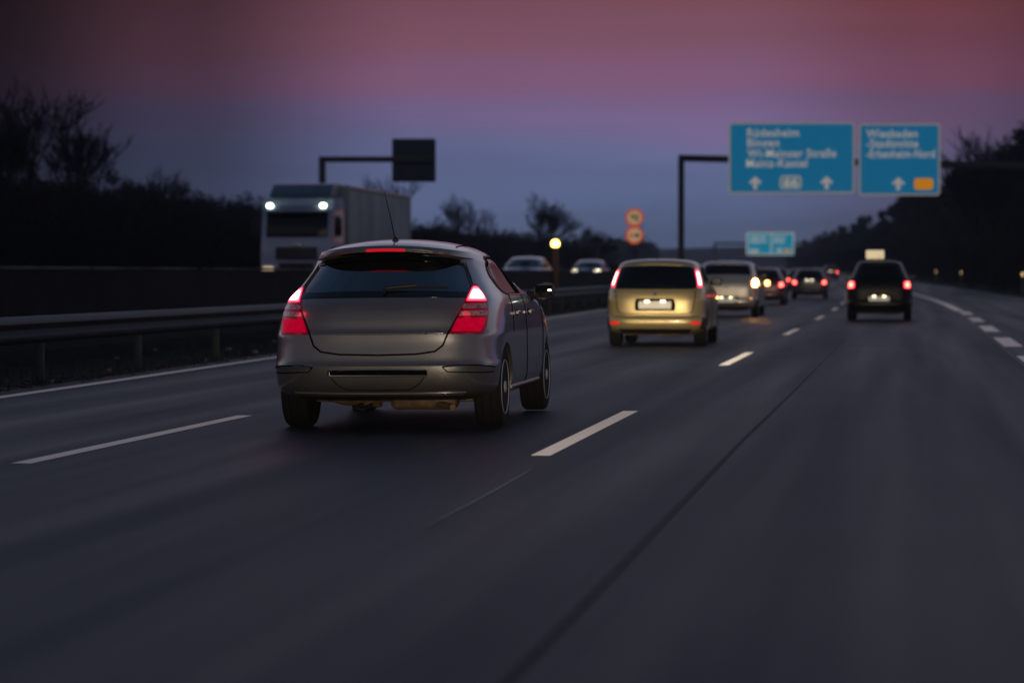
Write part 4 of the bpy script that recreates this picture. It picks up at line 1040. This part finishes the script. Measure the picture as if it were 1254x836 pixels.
def row(e_, w_, h_, x0, y0, txt, px, py, pw, size=.62):
    """text whose left edge sits at px and baseline at py, pw pixels wide"""
    o = text_mesh(txt, size, M['sign_white'], e_, (0, 0, 0)); bpy.context.view_layer.update()
    wd = max(v.co.x for v in o.data.vertices) - min(v.co.x for v in o.data.vertices); mn = min(v.co.x for v in o.data.vertices)
    s = (pw * kx) / wd; o.scale = (s, 1, 1); o.location = ((px - x0) * kx - w_ / 2 - mn * s, -.055, h_ / 2 - (py - y0) * kx); return o
for txt, px, py, pw in [('Rüdesheim', 914, 168.5, 63), ('Bingen', 914, 180.5, 39), ('Wi-Mainzer Straße', 914, 193.5, 108), ('Mainz-Kastel', 913, 205.5, 74)]:
    row(s1, w1, h1, 891.5, 151, txt, px, py, pw)
def at_sign(w_, h_, x0, y0, px, py): return ((px - x0) * kx - w_ / 2, h_ / 2 - (py - y0) * kx)
for px in (924, 1010.5):
    u, v = at_sign(w1, h1, 891.5, 151, px, 224.5); arrow(s1, u, v, .70)
u, v = at_sign(w1, h1, 891.5, 151, 967, 224)
V, F = rrect(1.14, .70, .16, -.058, -.046, u, v); nb = mesh_obj('route_number_plate', V, F, M['sign_white'], s1); fix_normals(nb)
V, F = rrect(1.02, .58, .12, -.062, -.0585, u, v); nb2 = mesh_obj('number_field', V, F, mat('route_blue', (.10, .26, .34), .5, emis=(.12, .24, .30), estr=.5), nb); fix_normals(nb2)
text_mesh('66', .60, M['sign_white'], nb, (u, -.066, v - .215), 'route_number', 1.25, .03, 'CENTER')
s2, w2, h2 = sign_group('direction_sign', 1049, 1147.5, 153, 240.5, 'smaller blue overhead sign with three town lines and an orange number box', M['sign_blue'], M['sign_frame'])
for txt, px, py, pw in [('Wiesbaden', 1058, 170, 62), ('-Stadtmitte', 1058, 182, 63), ('-Erbenheim-Nord', 1058, 194.5, 83)]:
    row(s2, w2, h2, 1049, 153, txt, px, py, pw)
u, v = at_sign(w2, h2, 1049, 153, 1097, 226); arrow(s2, u, v, .70)
u, v = at_sign(w2, h2, 1049, 153, 1127.5, 226.5)
V, F = rrect(1.0, .60, .14, -.058, -.046, u, v); ob = mesh_obj('route_number_plate', V, F, M['sign_orange'], s2); fix_normals(ob)

# far gantry
Z2 = 600.0; k2 = FPX / Z2; fx, fy = world_at(943, Z2); fz = rz(fy); r2 = -head(fy) + .05
g2 = empty('sign_gantry', (fx, fy, fz), r2)
def h2px(py): return (334 - py) / k2 + 1.245 - fz
for px in (875.5, 988): box('post', ((px - 943) / k2, 0, h2px(298) / 2), (.5, .5, h2px(298)), M['darksteel'], g2, .05)
box('beam', ((875.5 + 988) / 2 / k2 - 943 / k2, 0, h2px(298)), (112.5 / k2 + .5, .5, .5), M['darksteel'], g2, .05)
tag(g2, 'small far gantry over the road beyond the traffic', 'gantry')
s3 = empty('direction_sign', (fx + .35 * math.sin(r2), fy - .45 * math.cos(r2), fz + h2px(298.5)), r2)
ww, hh = 58.5 / k2, 27.5 / k2
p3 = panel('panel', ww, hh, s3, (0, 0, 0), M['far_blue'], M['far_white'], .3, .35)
V, F = rrect(.35, hh - .6, .1, -.06, -.046, ww * .02, 0); o = mesh_obj('divider', V, F, M['far_white'], p3); fix_normals(o)
# unreadable white lettering, seen only as rows of pale strokes
rng = random.Random(8)
for (xa, xb) in ((-ww / 2 + .8, -.4), (.8, ww / 2 - 1.7)):
    for (zr_, hr) in ((1.35, .72), (.45, .72)):
        x_ = xa
        bm = bmesh.new()
        while x_ < xb - .5:
            l_ = rng.uniform(.18, .34)
            add_box(bm, (x_ + l_ / 2, -.052, zr_ + rng.uniform(-.04, .04)), (l_, .012, hr * rng.choice([.7, 1.0, 1.0])))
            x_ += l_ + rng.uniform(.06, .12)
        bm_obj('lettering', bm, M['far_white'], p3)
V, F = rrect(1.5, .9, .2, -.06, -.046, ww / 2 - 1.6, -1.5); o = mesh_obj('route_number_plate', V, F, M['sign_face'], p3); fix_normals(o)
V, F = rrect(1.2, .9, .1, -.06, -.046, ww / 2 - 3.3, -1.5); o = mesh_obj('arrow_field', V, F, M['far_white'], p3); fix_normals(o)
V, F = rrect(2.0, .8, .1, -.06, -.046, -ww / 2 + 1.7, -1.6); o = mesh_obj('arrow_field', V, F, M['far_white'], p3); fix_normals(o)
tag(s3, 'small bright blue and white sign far down the road', 'road sign')

# opposite side cantilever, seen from behind
Z3 = 143.0; k3 = FPX / Z3; ox_, oy_ = world_at(395, Z3); oz_ = .5 + rz(oy_)
def h3(py): return (334 - py) / k3 + 1.245 - oz_
g3 = empty('cantilever_gantry', (ox_, oy_, oz_), TH)
box('post', (0, 0, h3(193) / 2), (.36, .36, h3(191)), M['darksteel'], g3, .03)
b3 = (480 - 395) / k3 + 2.2
box('arm', (b3 / 2, 0, h3(195.5)), (b3, .30, .30), M['darksteel'], g3, .03)
box('base_plate', (0, 0, .06), (.8, .8, .12), M['concrete'], g3, .02)
tag(g3, 'dark cantilever sign arm over the opposite carriageway above the truck', 'gantry')
pw_, ph_ = 53.5 / k3, 53 / k3; cxp = (506 - 395) / k3
s4 = empty('road_sign', (ox_ + cxp * math.cos(TH), oy_ + cxp * math.sin(TH) + .25, oz_ + h3(196.5)), TH)
V, F = rrect(pw_, ph_, .06, -.03, .03); o = mesh_obj('panel', V, F, M['sign_back'], s4); fix_normals(o)
for zf in (-.36, -.07, .36): box('stiffener', (0, -.045, ph_ * zf), (pw_ * .97, .03, .07), M['sign_back'], s4, .005)
for xf in (-.3, .3): box('bracket', (pw_ * xf, -.06, 0), (.08, .06, ph_ * .95), M['sign_back'], s4, .005)
tag(s4, 'square dark back of a road sign hanging on the cantilever arm', 'road sign')

# round signs on their pole in the median
Z4 = 130.0; k4 = FPX / Z4; sx_, sy_ = world_at(777, Z4)
def h4(py): return (334 - py) / k4 + 1.245
sp = tube('sign_post', [(0, 0, 0), (0, 0, h4(256))], .06, M['galv'], None, 10); sp.location = (sx_, sy_, 0)
tag(sp, 'slim grey pole carrying two round signs in the median', 'sign post')
def disc(r_, y0, y1, n_=40, r_in=None):
    if r_in is None:
        V = [(r_ * math.cos(6.2832 * k / n_), y0, r_ * math.sin(6.2832 * k / n_)) for k in range(n_)] + [(r_ * math.cos(6.2832 * k / n_), y1, r_ * math.sin(6.2832 * k / n_)) for k in range(n_)]
        F = [tuple(range(n_)), tuple(range(n_, 2 * n_))[::-1]] + [(i, n_ + i, n_ + (i + 1) % n_, (i + 1) % n_) for i in range(n_)]
        return V, F
for k_, (py, lab) in enumerate([(266.5, 'upper round red rimmed sign with a number, on the median pole'), (288, 'lower round red rimmed sign with a dark symbol, on the median pole')]):
    e_ = empty('traffic_sign', (sx_, sy_ - .09, h4(py)), TH * .6)
    V, F = disc(.44, -.012, .012); o = mesh_obj('rim', V, F, M['sign_red'], e_); fix_normals(o)
    V, F = disc(.33, -.020, -.0125); o = mesh_obj('face', V, F, M['sign_face'], e_); fix_normals(o)
    if k_ == 0: text_mesh('80', .42, M['sign_black'], e_, (0, -.026, -.15), 'lettering', .9, .012, 'CENTER')
    else:
        for (xx, mm) in ((-.13, M['sign_red']), (.13, M['sign_black'])):
            bm = bmesh.new(); add_box(bm, (xx, -.026, -.02), (.20, .006, .09), .003, 1); add_box(bm, (xx, -.026, .05), (.13, .006, .06), .003, 1); add_box(bm, (xx, -.026, -.085), (.17, .006, .03))
            bm_obj('car_symbol', bm, mm, e_)
    tag(e_, lab, 'road sign')
# yellow warning lamp on an orange post by the median
Z5 = 97.0; k5 = FPX / Z5; lx, ly = world_at(680, Z5)
wl = empty('warning_lamp', (lx, ly, 0), 0); zt = (334 - 298.5) / k5 + 1.245
box('post', (0, 0, (zt - .12) / 2), (.20, .14, zt - .12), M['orangepost'], wl, .02)
bm = bmesh.new(); bmesh.ops.create_uvsphere(bm, u_segments=20, v_segments=12, radius=.15)
for v in bm.verts: v.co = Vector((v.co.x, v.co.y * .7, v.co.z + zt))
bm_obj('lamp', bm, M['warn'], wl, 60)
box('lamp_collar', (0, 0, zt - .145), (.24, .16, .06), M['blackplastic'], wl, .01)
box('lamp_housing', (0, .11, zt), (.30, .06, .34), M['blackplastic'], wl, .02)
tag(wl, 'round yellow lamp glowing on an orange post beside the median wall', 'lamp')
# marker posts on the right verge
def deline(px, Z, py, label):
    x, y = world_at(px, Z); zt_ = (334 - py) * Z / FPX + 1.245; zg = rz(y) + .06
    e_ = empty('marker_post', (x, y, zg), 0); hgt = zt_ - zg + .12
    bm = bmesh.new(); add_box(bm, (0, 0, hgt / 2), (.12, .10, hgt), .02, 2); bm_obj('post', bm, M['deline'], e_, 40)
    box('black_band', (0, 0, zt_ - zg), (.124, .104, .24), M['sign_black'], e_)
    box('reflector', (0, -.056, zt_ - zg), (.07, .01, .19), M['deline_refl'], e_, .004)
    tag(e_, label, 'marker post', 'marker posts along the right verge')
deline(1252, 146, 336, 'nearest reflector post on the right verge')
deline(1177, 203, 333.5, 'second reflector post on the right verge, below the trees')
deline(1146, 243, 332.5, 'farthest reflector post on the right verge, nearest the black taxi')

# ------------------------------------------------------------------ trees
def branch_tree(seed, h, spread=.55, levels=6, trunk_r=.24, fork=3):
    rng = random.Random(seed); T = ([], []); W_ = ([], [])
    def seg(p, q, r0, r1, store, n_):
        V, F = tube_vf([p, q], [r0, r1], n_, False); b = len(store[0]); store[0].extend(V); store[1].extend([tuple(i + b for i in f) for f in F])
    def grow(p, d, ln, r_, lev):
        m_ = p; steps = 3
        for s in range(steps):
            d = (d + Vector((rng.gauss(0, .10), rng.gauss(0, .10), rng.gauss(.05, .06)))).normalized()
            q = m_ + d * (ln / steps); r2_ = max(r_ * (1 - .18), .010)
            seg(m_, q, r_, r2_, T if lev < 2 else W_, 7 if lev < 2 else 4 if lev < 4 else 3); m_ = q; r_ = r2_
            if lev >= 1 and rng.random() < .75 and lev < levels:
                dd = (d + Vector((rng.gauss(0, spread), rng.gauss(0, spread), rng.uniform(0, .4)))).normalized()
                grow(m_, dd, ln * rng.uniform(.5, .72), max(r_ * .55, .014), lev + 1)
        if lev < levels:
            for k in range(fork if lev < 2 else 2):
                dd = (d + Vector((rng.gauss(0, spread), rng.gauss(0, spread), rng.uniform(.0, .35)))).normalized()
                grow(m_, dd, ln * rng.uniform(.62, .85), max(r_ * .70, .014), lev + 1)
    grow(Vector((0, 0, -.3)), Vector((0, 0, 1)), h * .24, trunk_r, 0)
    return T, W_
def bare_tree(name, seed, h, **kw):
    r = empty(name); T, W_ = branch_tree(seed, h, **kw); mz = max(v.z for v in W_[0]); k = h / mz
    mesh_obj('trunk', [v * k for v in T[0]], T[1], M['bark'], r); mesh_obj('crown', [v * k for v in W_[0]], W_[1], M['twig'], r); return r
def shrub_mesh(seed, h, wd, n_=2200):
    """leafless thicket: bundles of thin rising twigs"""
    rng = random.Random(seed); V = []; F = []
    stems = [(rng.gauss(0, wd * .28), rng.gauss(0, wd * .22), rng.uniform(.55, 1.0)) for _ in range(26)]
    for i in range(n_):
        sx, sy, sh = rng.choice(stems); t0 = rng.random() ** .7
        p = Vector((sx * (1 + .5 * t0) + rng.gauss(0, wd * .09), sy + rng.gauss(0, wd * .09), h * sh * t0 * .86))
        d = Vector((rng.gauss(0, .38), rng.gauss(0, .38), 1)).normalized(); l_ = rng.uniform(.25, .75); r_ = rng.uniform(.008, .022)
        s = d.cross(Vector((rng.gauss(0, 1), rng.gauss(0, 1), 0))).normalized() * r_; q = d.cross(s).normalized() * r_
        e_ = p + d * l_; b = len(V); V += [p + s, p - s * .5 + q, p - s * .5 - q, e_]; F += [(b, b + 1, b + 3), (b + 1, b + 2, b + 3), (b + 2, b, b + 3)]
        if rng.random() < .8:
            for _ in range(3):
                c = Vector((rng.gauss(0, .18), rng.gauss(0, .18), rng.gauss(0, .18))) + p; u = Vector((rng.gauss(0, 1), rng.gauss(0, 1), rng.gauss(0, 1))).normalized() * rng.uniform(.05, .12); v = u.orthogonal().normalized() * .07
                b = len(V); V += [c + u, c + v, c - u, c - v]; F.append((b, b + 1, b + 2, b + 3))
    return V, F, stems
def leafy_mesh(seed, h, wd, n_=5200, base=.08, cone=False):
    rng = random.Random(seed); V = []; F = []
    cl_ = []
    for _ in range(34):
        zf = rng.uniform(base + .05, .93); rr = (math.sin(math.pi * min(1, (zf * .85 + .12))) ** .7 if not cone else (1.02 - zf) ** .8) * wd * .5
        a_ = rng.uniform(0, 6.28); q = rr * rng.uniform(.35, 1.0); cl_.append((q * math.cos(a_), q * math.sin(a_), zf * h, rng.uniform(.10, .19) * wd * (.7 if cone else 1)))
    for i in range(n_):
        X, Y, Z_, r_ = rng.choice(cl_); d = Vector((rng.gauss(0, 1), rng.gauss(0, 1), rng.gauss(0, 1))).normalized() * r_ * rng.random() ** .4
        c = Vector((X, Y, Z_)) + Vector((d.x, d.y, d.z * .8)); s = rng.uniform(.07, .20) * (h / 9) ** .3
        u = Vector((rng.gauss(0, 1), rng.gauss(0, 1), rng.gauss(0, .6))).normalized() * s; v = u.orthogonal().normalized() * s * .6
        b = len(V); V += [c + u, c + v, c - u, c - v]; F.append((b, b + 1, b + 2, b + 3))
    return V, F, cl_
def leafy_tree(name, seed, h, wd, **kw):
    r = empty(name); V, F, cl_ = leafy_mesh(seed, h, wd, **kw); mesh_obj('crown', V, F, M['leafdark'], r)
    V, F = tube_vf([(0, 0, -.4), (.05, 0, h * .3), (0, .08, h * .6), (.03, 0, h * .88)], [h * .022, h * .017, h * .011, h * .004], 8); base = len(V)
    for c in cl_[::2]:
        z_ = max(c[2] * .6, h * .12); v2, f2 = tube_vf([(0, 0, z_), (c[0] * .6, c[1] * .6, (z_ + c[2]) / 2), (c[0], c[1], c[2])], [h * .008, h * .005, h * .002], 5); b = len(V); V += v2; F += [tuple(i + b for i in f) for f in f2]
    mesh_obj('trunk', V, F, M['bark'], r); return r
def shrub(name, seed, h, wd, n_=2200):
    r = empty(name); V, F, stems = shrub_mesh(seed, h, wd, n_); mesh_obj('crown', V, F, M['twig'], r)
    V = []; F = []
    for (sx, sy, sh) in stems:
        v2, f2 = tube_vf([(sx * .7, sy * .7, -.3), (sx, sy, h * sh * .4), (sx * 1.4, sy, h * sh * .9)], [.05, .03, .008], 5); b = len(V); V += v2; F += [tuple(i + b for i in f) for f in f2]
    mesh_obj('trunk', V, F, M['bark'], r); return r
used = set()
def put(proto, x, y, z, s, a_, label, cat, group=None, sz=None):
    if proto.name not in used: used.add(proto.name); o = proto
    else: o = copy_tree(proto)
    o.location = (x, y, z); o.rotation_euler = (0, 0, a_); o.scale = (s, s, sz or s); tag(o, label, cat, group); return o
def ground_z(x, y):
    q = x - cx(y); return rz(y) + float(np.interp(q, [p[0] for p in gx], [p[1] for p in gx]))
# left bank: thicket along the far side of the opposite carriageway
shr = [shrub('shrub', 20 + k, 4.2, 4.6, 2600) for k in range(4)]
rng = random.Random(21)
y = 72.0
while y < 430:
    for rowk in range(2):
        x = -33.5 - rowk * 4 - rng.uniform(0, 2.0) + cx(y); yy_ = y + rng.uniform(-1, 1)
        put(rng.choice(shr), x, yy_, ground_z(x, yy_) - .2, rng.uniform(.72, 1.0) * (1.0 + .12 * rowk) * (1 if y < 180 else .84), rng.uniform(0, 6.28), 'leafless dark shrub in the thicket behind the opposite carriageway', 'shrub', 'thicket along the left bank')
    y += 2.7 + y * .006
# right wood
lft = [leafy_tree('leafy_tree', 40 + k, 11.0, 7.0, n_=5600) for k in range(3)] + [leafy_tree('conifer', 50 + k, 12.0, 5.0, n_=5200, cone=True) for k in range(2)]
y = 150.0; rng = random.Random(5)
def right_h(y): return interp(y, [(150, 11.8), (230, 12.2), (330, 11.5), (430, 9.2), (680, 8.2), (1000, 8)])
while y < 900:
    for rowk in range(2):
        x = 13.5 + rowk * 5.5 + rng.uniform(-1, 2.0) + cx(y); yy_ = y + rng.uniform(-1.5, 1.5); p_ = rng.choice(lft)
        hh_ = 12.0 if 'conifer' in p_.name else 11.0; s = right_h(y) / hh_ * rng.uniform(.80, 1.10)
        put(p_, x, yy_, ground_z(x, yy_) - .3, s, rng.uniform(0, 6.28), ('pointed evergreen' if 'conifer' in p_.name else 'broad dark tree') + ' in the wood right of the road', 'tree', 'wood along the right side')
    y += 4.2 + (y - 150) * .012
# undergrowth of the right wood closes the gaps near the ground
y = 140.0
while y < 620:
    x = 10.8 + rng.uniform(-.6, 1.0) + cx(y); put(rng.choice(shr), x, y, ground_z(x, y) - .2, rng.uniform(.75, 1.05), rng.uniform(0, 6.28), 'low dark bush at the foot of the wood right of the road', 'shrub', 'undergrowth of the right wood')
    y += 3.6 + y * .008
# bare trees standing out against the sky
bt = [bare_tree('bare_tree', 3, 8.0, spread=.5, levels=5), bare_tree('bare_tree', 9, 8.0, spread=.34, levels=5), bare_tree('bare_tree', 14, 8.0, spread=.42, levels=5, fork=4)]
def tree_at(proto, px, Z, top_py, label, sxy=1.0):
    x, y = world_at(px, Z); zg = ground_z(x, y); hgt = (334 - top_py) * Z / FPX + 1.245 - zg
    put(proto, x, y, zg, hgt / 8.0 * sxy, px * .37, label, 'tree', None, hgt / 8.0)
tree_at(bt[0], 45, 118, 96, 'big leafless tree on the left bank, tallest there', 1.15)
tree_at(bt[2], 92, 122, 118, 'leafless tree close beside the tallest one on the left bank', 1.1)
tree_at(bt[2], 8, 116, 120, 'leafless tree at the left edge of the photo')
tree_at(bt[1], 192, 150, 200, 'thin leafless tree rising from the left thicket', .7)
tree_at(bt[1], 213, 150, 204, 'second thin leafless tree in the left thicket, nearer the truck', .6)
tree_at(bt[0], 486, 200, 212, 'leafless tree behind the back end of the truck trailer', .9)
tree_at(bt[1], 556, 235, 234, 'slim leafless tree between trailer and the wide far tree', .8)
tree_at(bt[1], 577, 240, 240, 'slim leafless tree right next to another, over the hatchback roof', .8)
tree_at(bt[1], 534, 230, 260, 'short leafless tree right of the trailer', .7)
tree_at(bt[2], 664, 240, 234, 'wide leafless tree above the yellow lamp', 1.2)
tree_at(bt[1], 618, 260, 278, 'small leafless tree left of the wide one', .6)
tree_at(bt[1], 1215, 185, 160, 'leafless tree over the right wood beyond the blue signs', 1.0)
tree_at(bt[0], 1248, 180, 152, 'leafless tree at the right edge of the photo', .9)
tree_at(bt[1], 1190, 200, 186, 'leafless tree just right of the smaller blue sign', .8)
ev = leafy_tree('round_tree', 77, 8.0, 6.5, n_=4200)
used.add('')
tree_at(ev, 728, 250, 277, 'dense round dark tree left of the round signs', 1.0)
tree_at(ev, 706, 262, 292, 'low round dark tree beside the denser one, above the oncoming cars', .9)
tree_at(shr[0], 755, 300, 306, 'low dark bush between the round tree and the round signs')
tree_at(ev, 150, 140, 206, 'dark bushy evergreen in the left thicket below the bare trees', .7)
tree_at(ev, 235, 150, 222, 'dark bushy evergreen in the left thicket, left of the truck', .8)
# far wood and hills closing the horizon
def far_wood():
    rng = random.Random(31); V = []; F = []
    for i in range(16000):
        y = rng.uniform(620, 900); x = rng.uniform(-150, -28) + cx(y); top = 7.5 + 2.2 * math.sin(x * .09) + 1.5 * math.sin(x * .31 + 1)
        z = rng.random() ** .8 * top + rz(y) + 1.0; s = rng.uniform(.4, 1.0)
        u = Vector((rng.gauss(0, 1), rng.gauss(0, 1), rng.gauss(0, 1))).normalized() * s; v = u.orthogonal().normalized() * s * .6; c = Vector((x, y, z)); b = len(V)
        V += [c + u, c + v, c - u, c - v]; F.append((b, b + 1, b + 2, b + 3))
    tag(mesh_obj('far_wood', V, F, M['leafdark']), 'far dark line of woods on the horizon left of the road', 'wood', kind='stuff')
far_wood()
V = []; F = []; nx = 80
for j, (yy_, hf) in enumerate([(1150, 0.0), (1400, .7), (1700, 1.0), (2100, .6)]):
    for i in range(nx):
        x = -1140 + i * 28.5; hgt = 12 + 4 * math.sin(i * .21 + 1) + 2.5 * math.sin(i * .53); V.append((x, yy_, hf * hgt + rz(yy_)))
for j in range(3):
    for i in range(nx - 1): F.append((j * nx + i, j * nx + i + 1, (j + 1) * nx + i + 1, (j + 1) * nx + i))
tag(mesh_obj('hills', V, F, mat('far_hills', (.03, .032, .028), .95, spec=.05), None, 60), kind='structure')

# ------------------------------------------------------------------ the headlamps of the car the photograph is taken from
headlight_beam(None, 3500, (.60, 1.4, .66), -.2, 44, (1, .78, .52), .26)

# ------------------------------------------------------------------ the air
HAZE = 0.00026
if HAZE:
    bm = bmesh.new(); add_box(bm, (0, 1060, 13), (2500, 2320, 32))
    hm = bpy.data.materials.new('haze_air'); hm.use_nodes = True; hn = hm.node_tree; hn.nodes.remove(hn.nodes['Principled BSDF'])
    pv = hn.nodes.new('ShaderNodeVolumePrincipled'); pv.inputs['Density'].default_value = HAZE; pv.inputs['Color'].default_value = (.80, .86, 1, 1); pv.inputs['Anisotropy'].default_value = .2
    hn.links.new(pv.outputs[0], hn.nodes['Material Output'].inputs['Volume'])
    tag(bm_obj('haze', bm, hm), 'thin dusk haze lying over the road and the far woods', 'haze', kind='stuff')
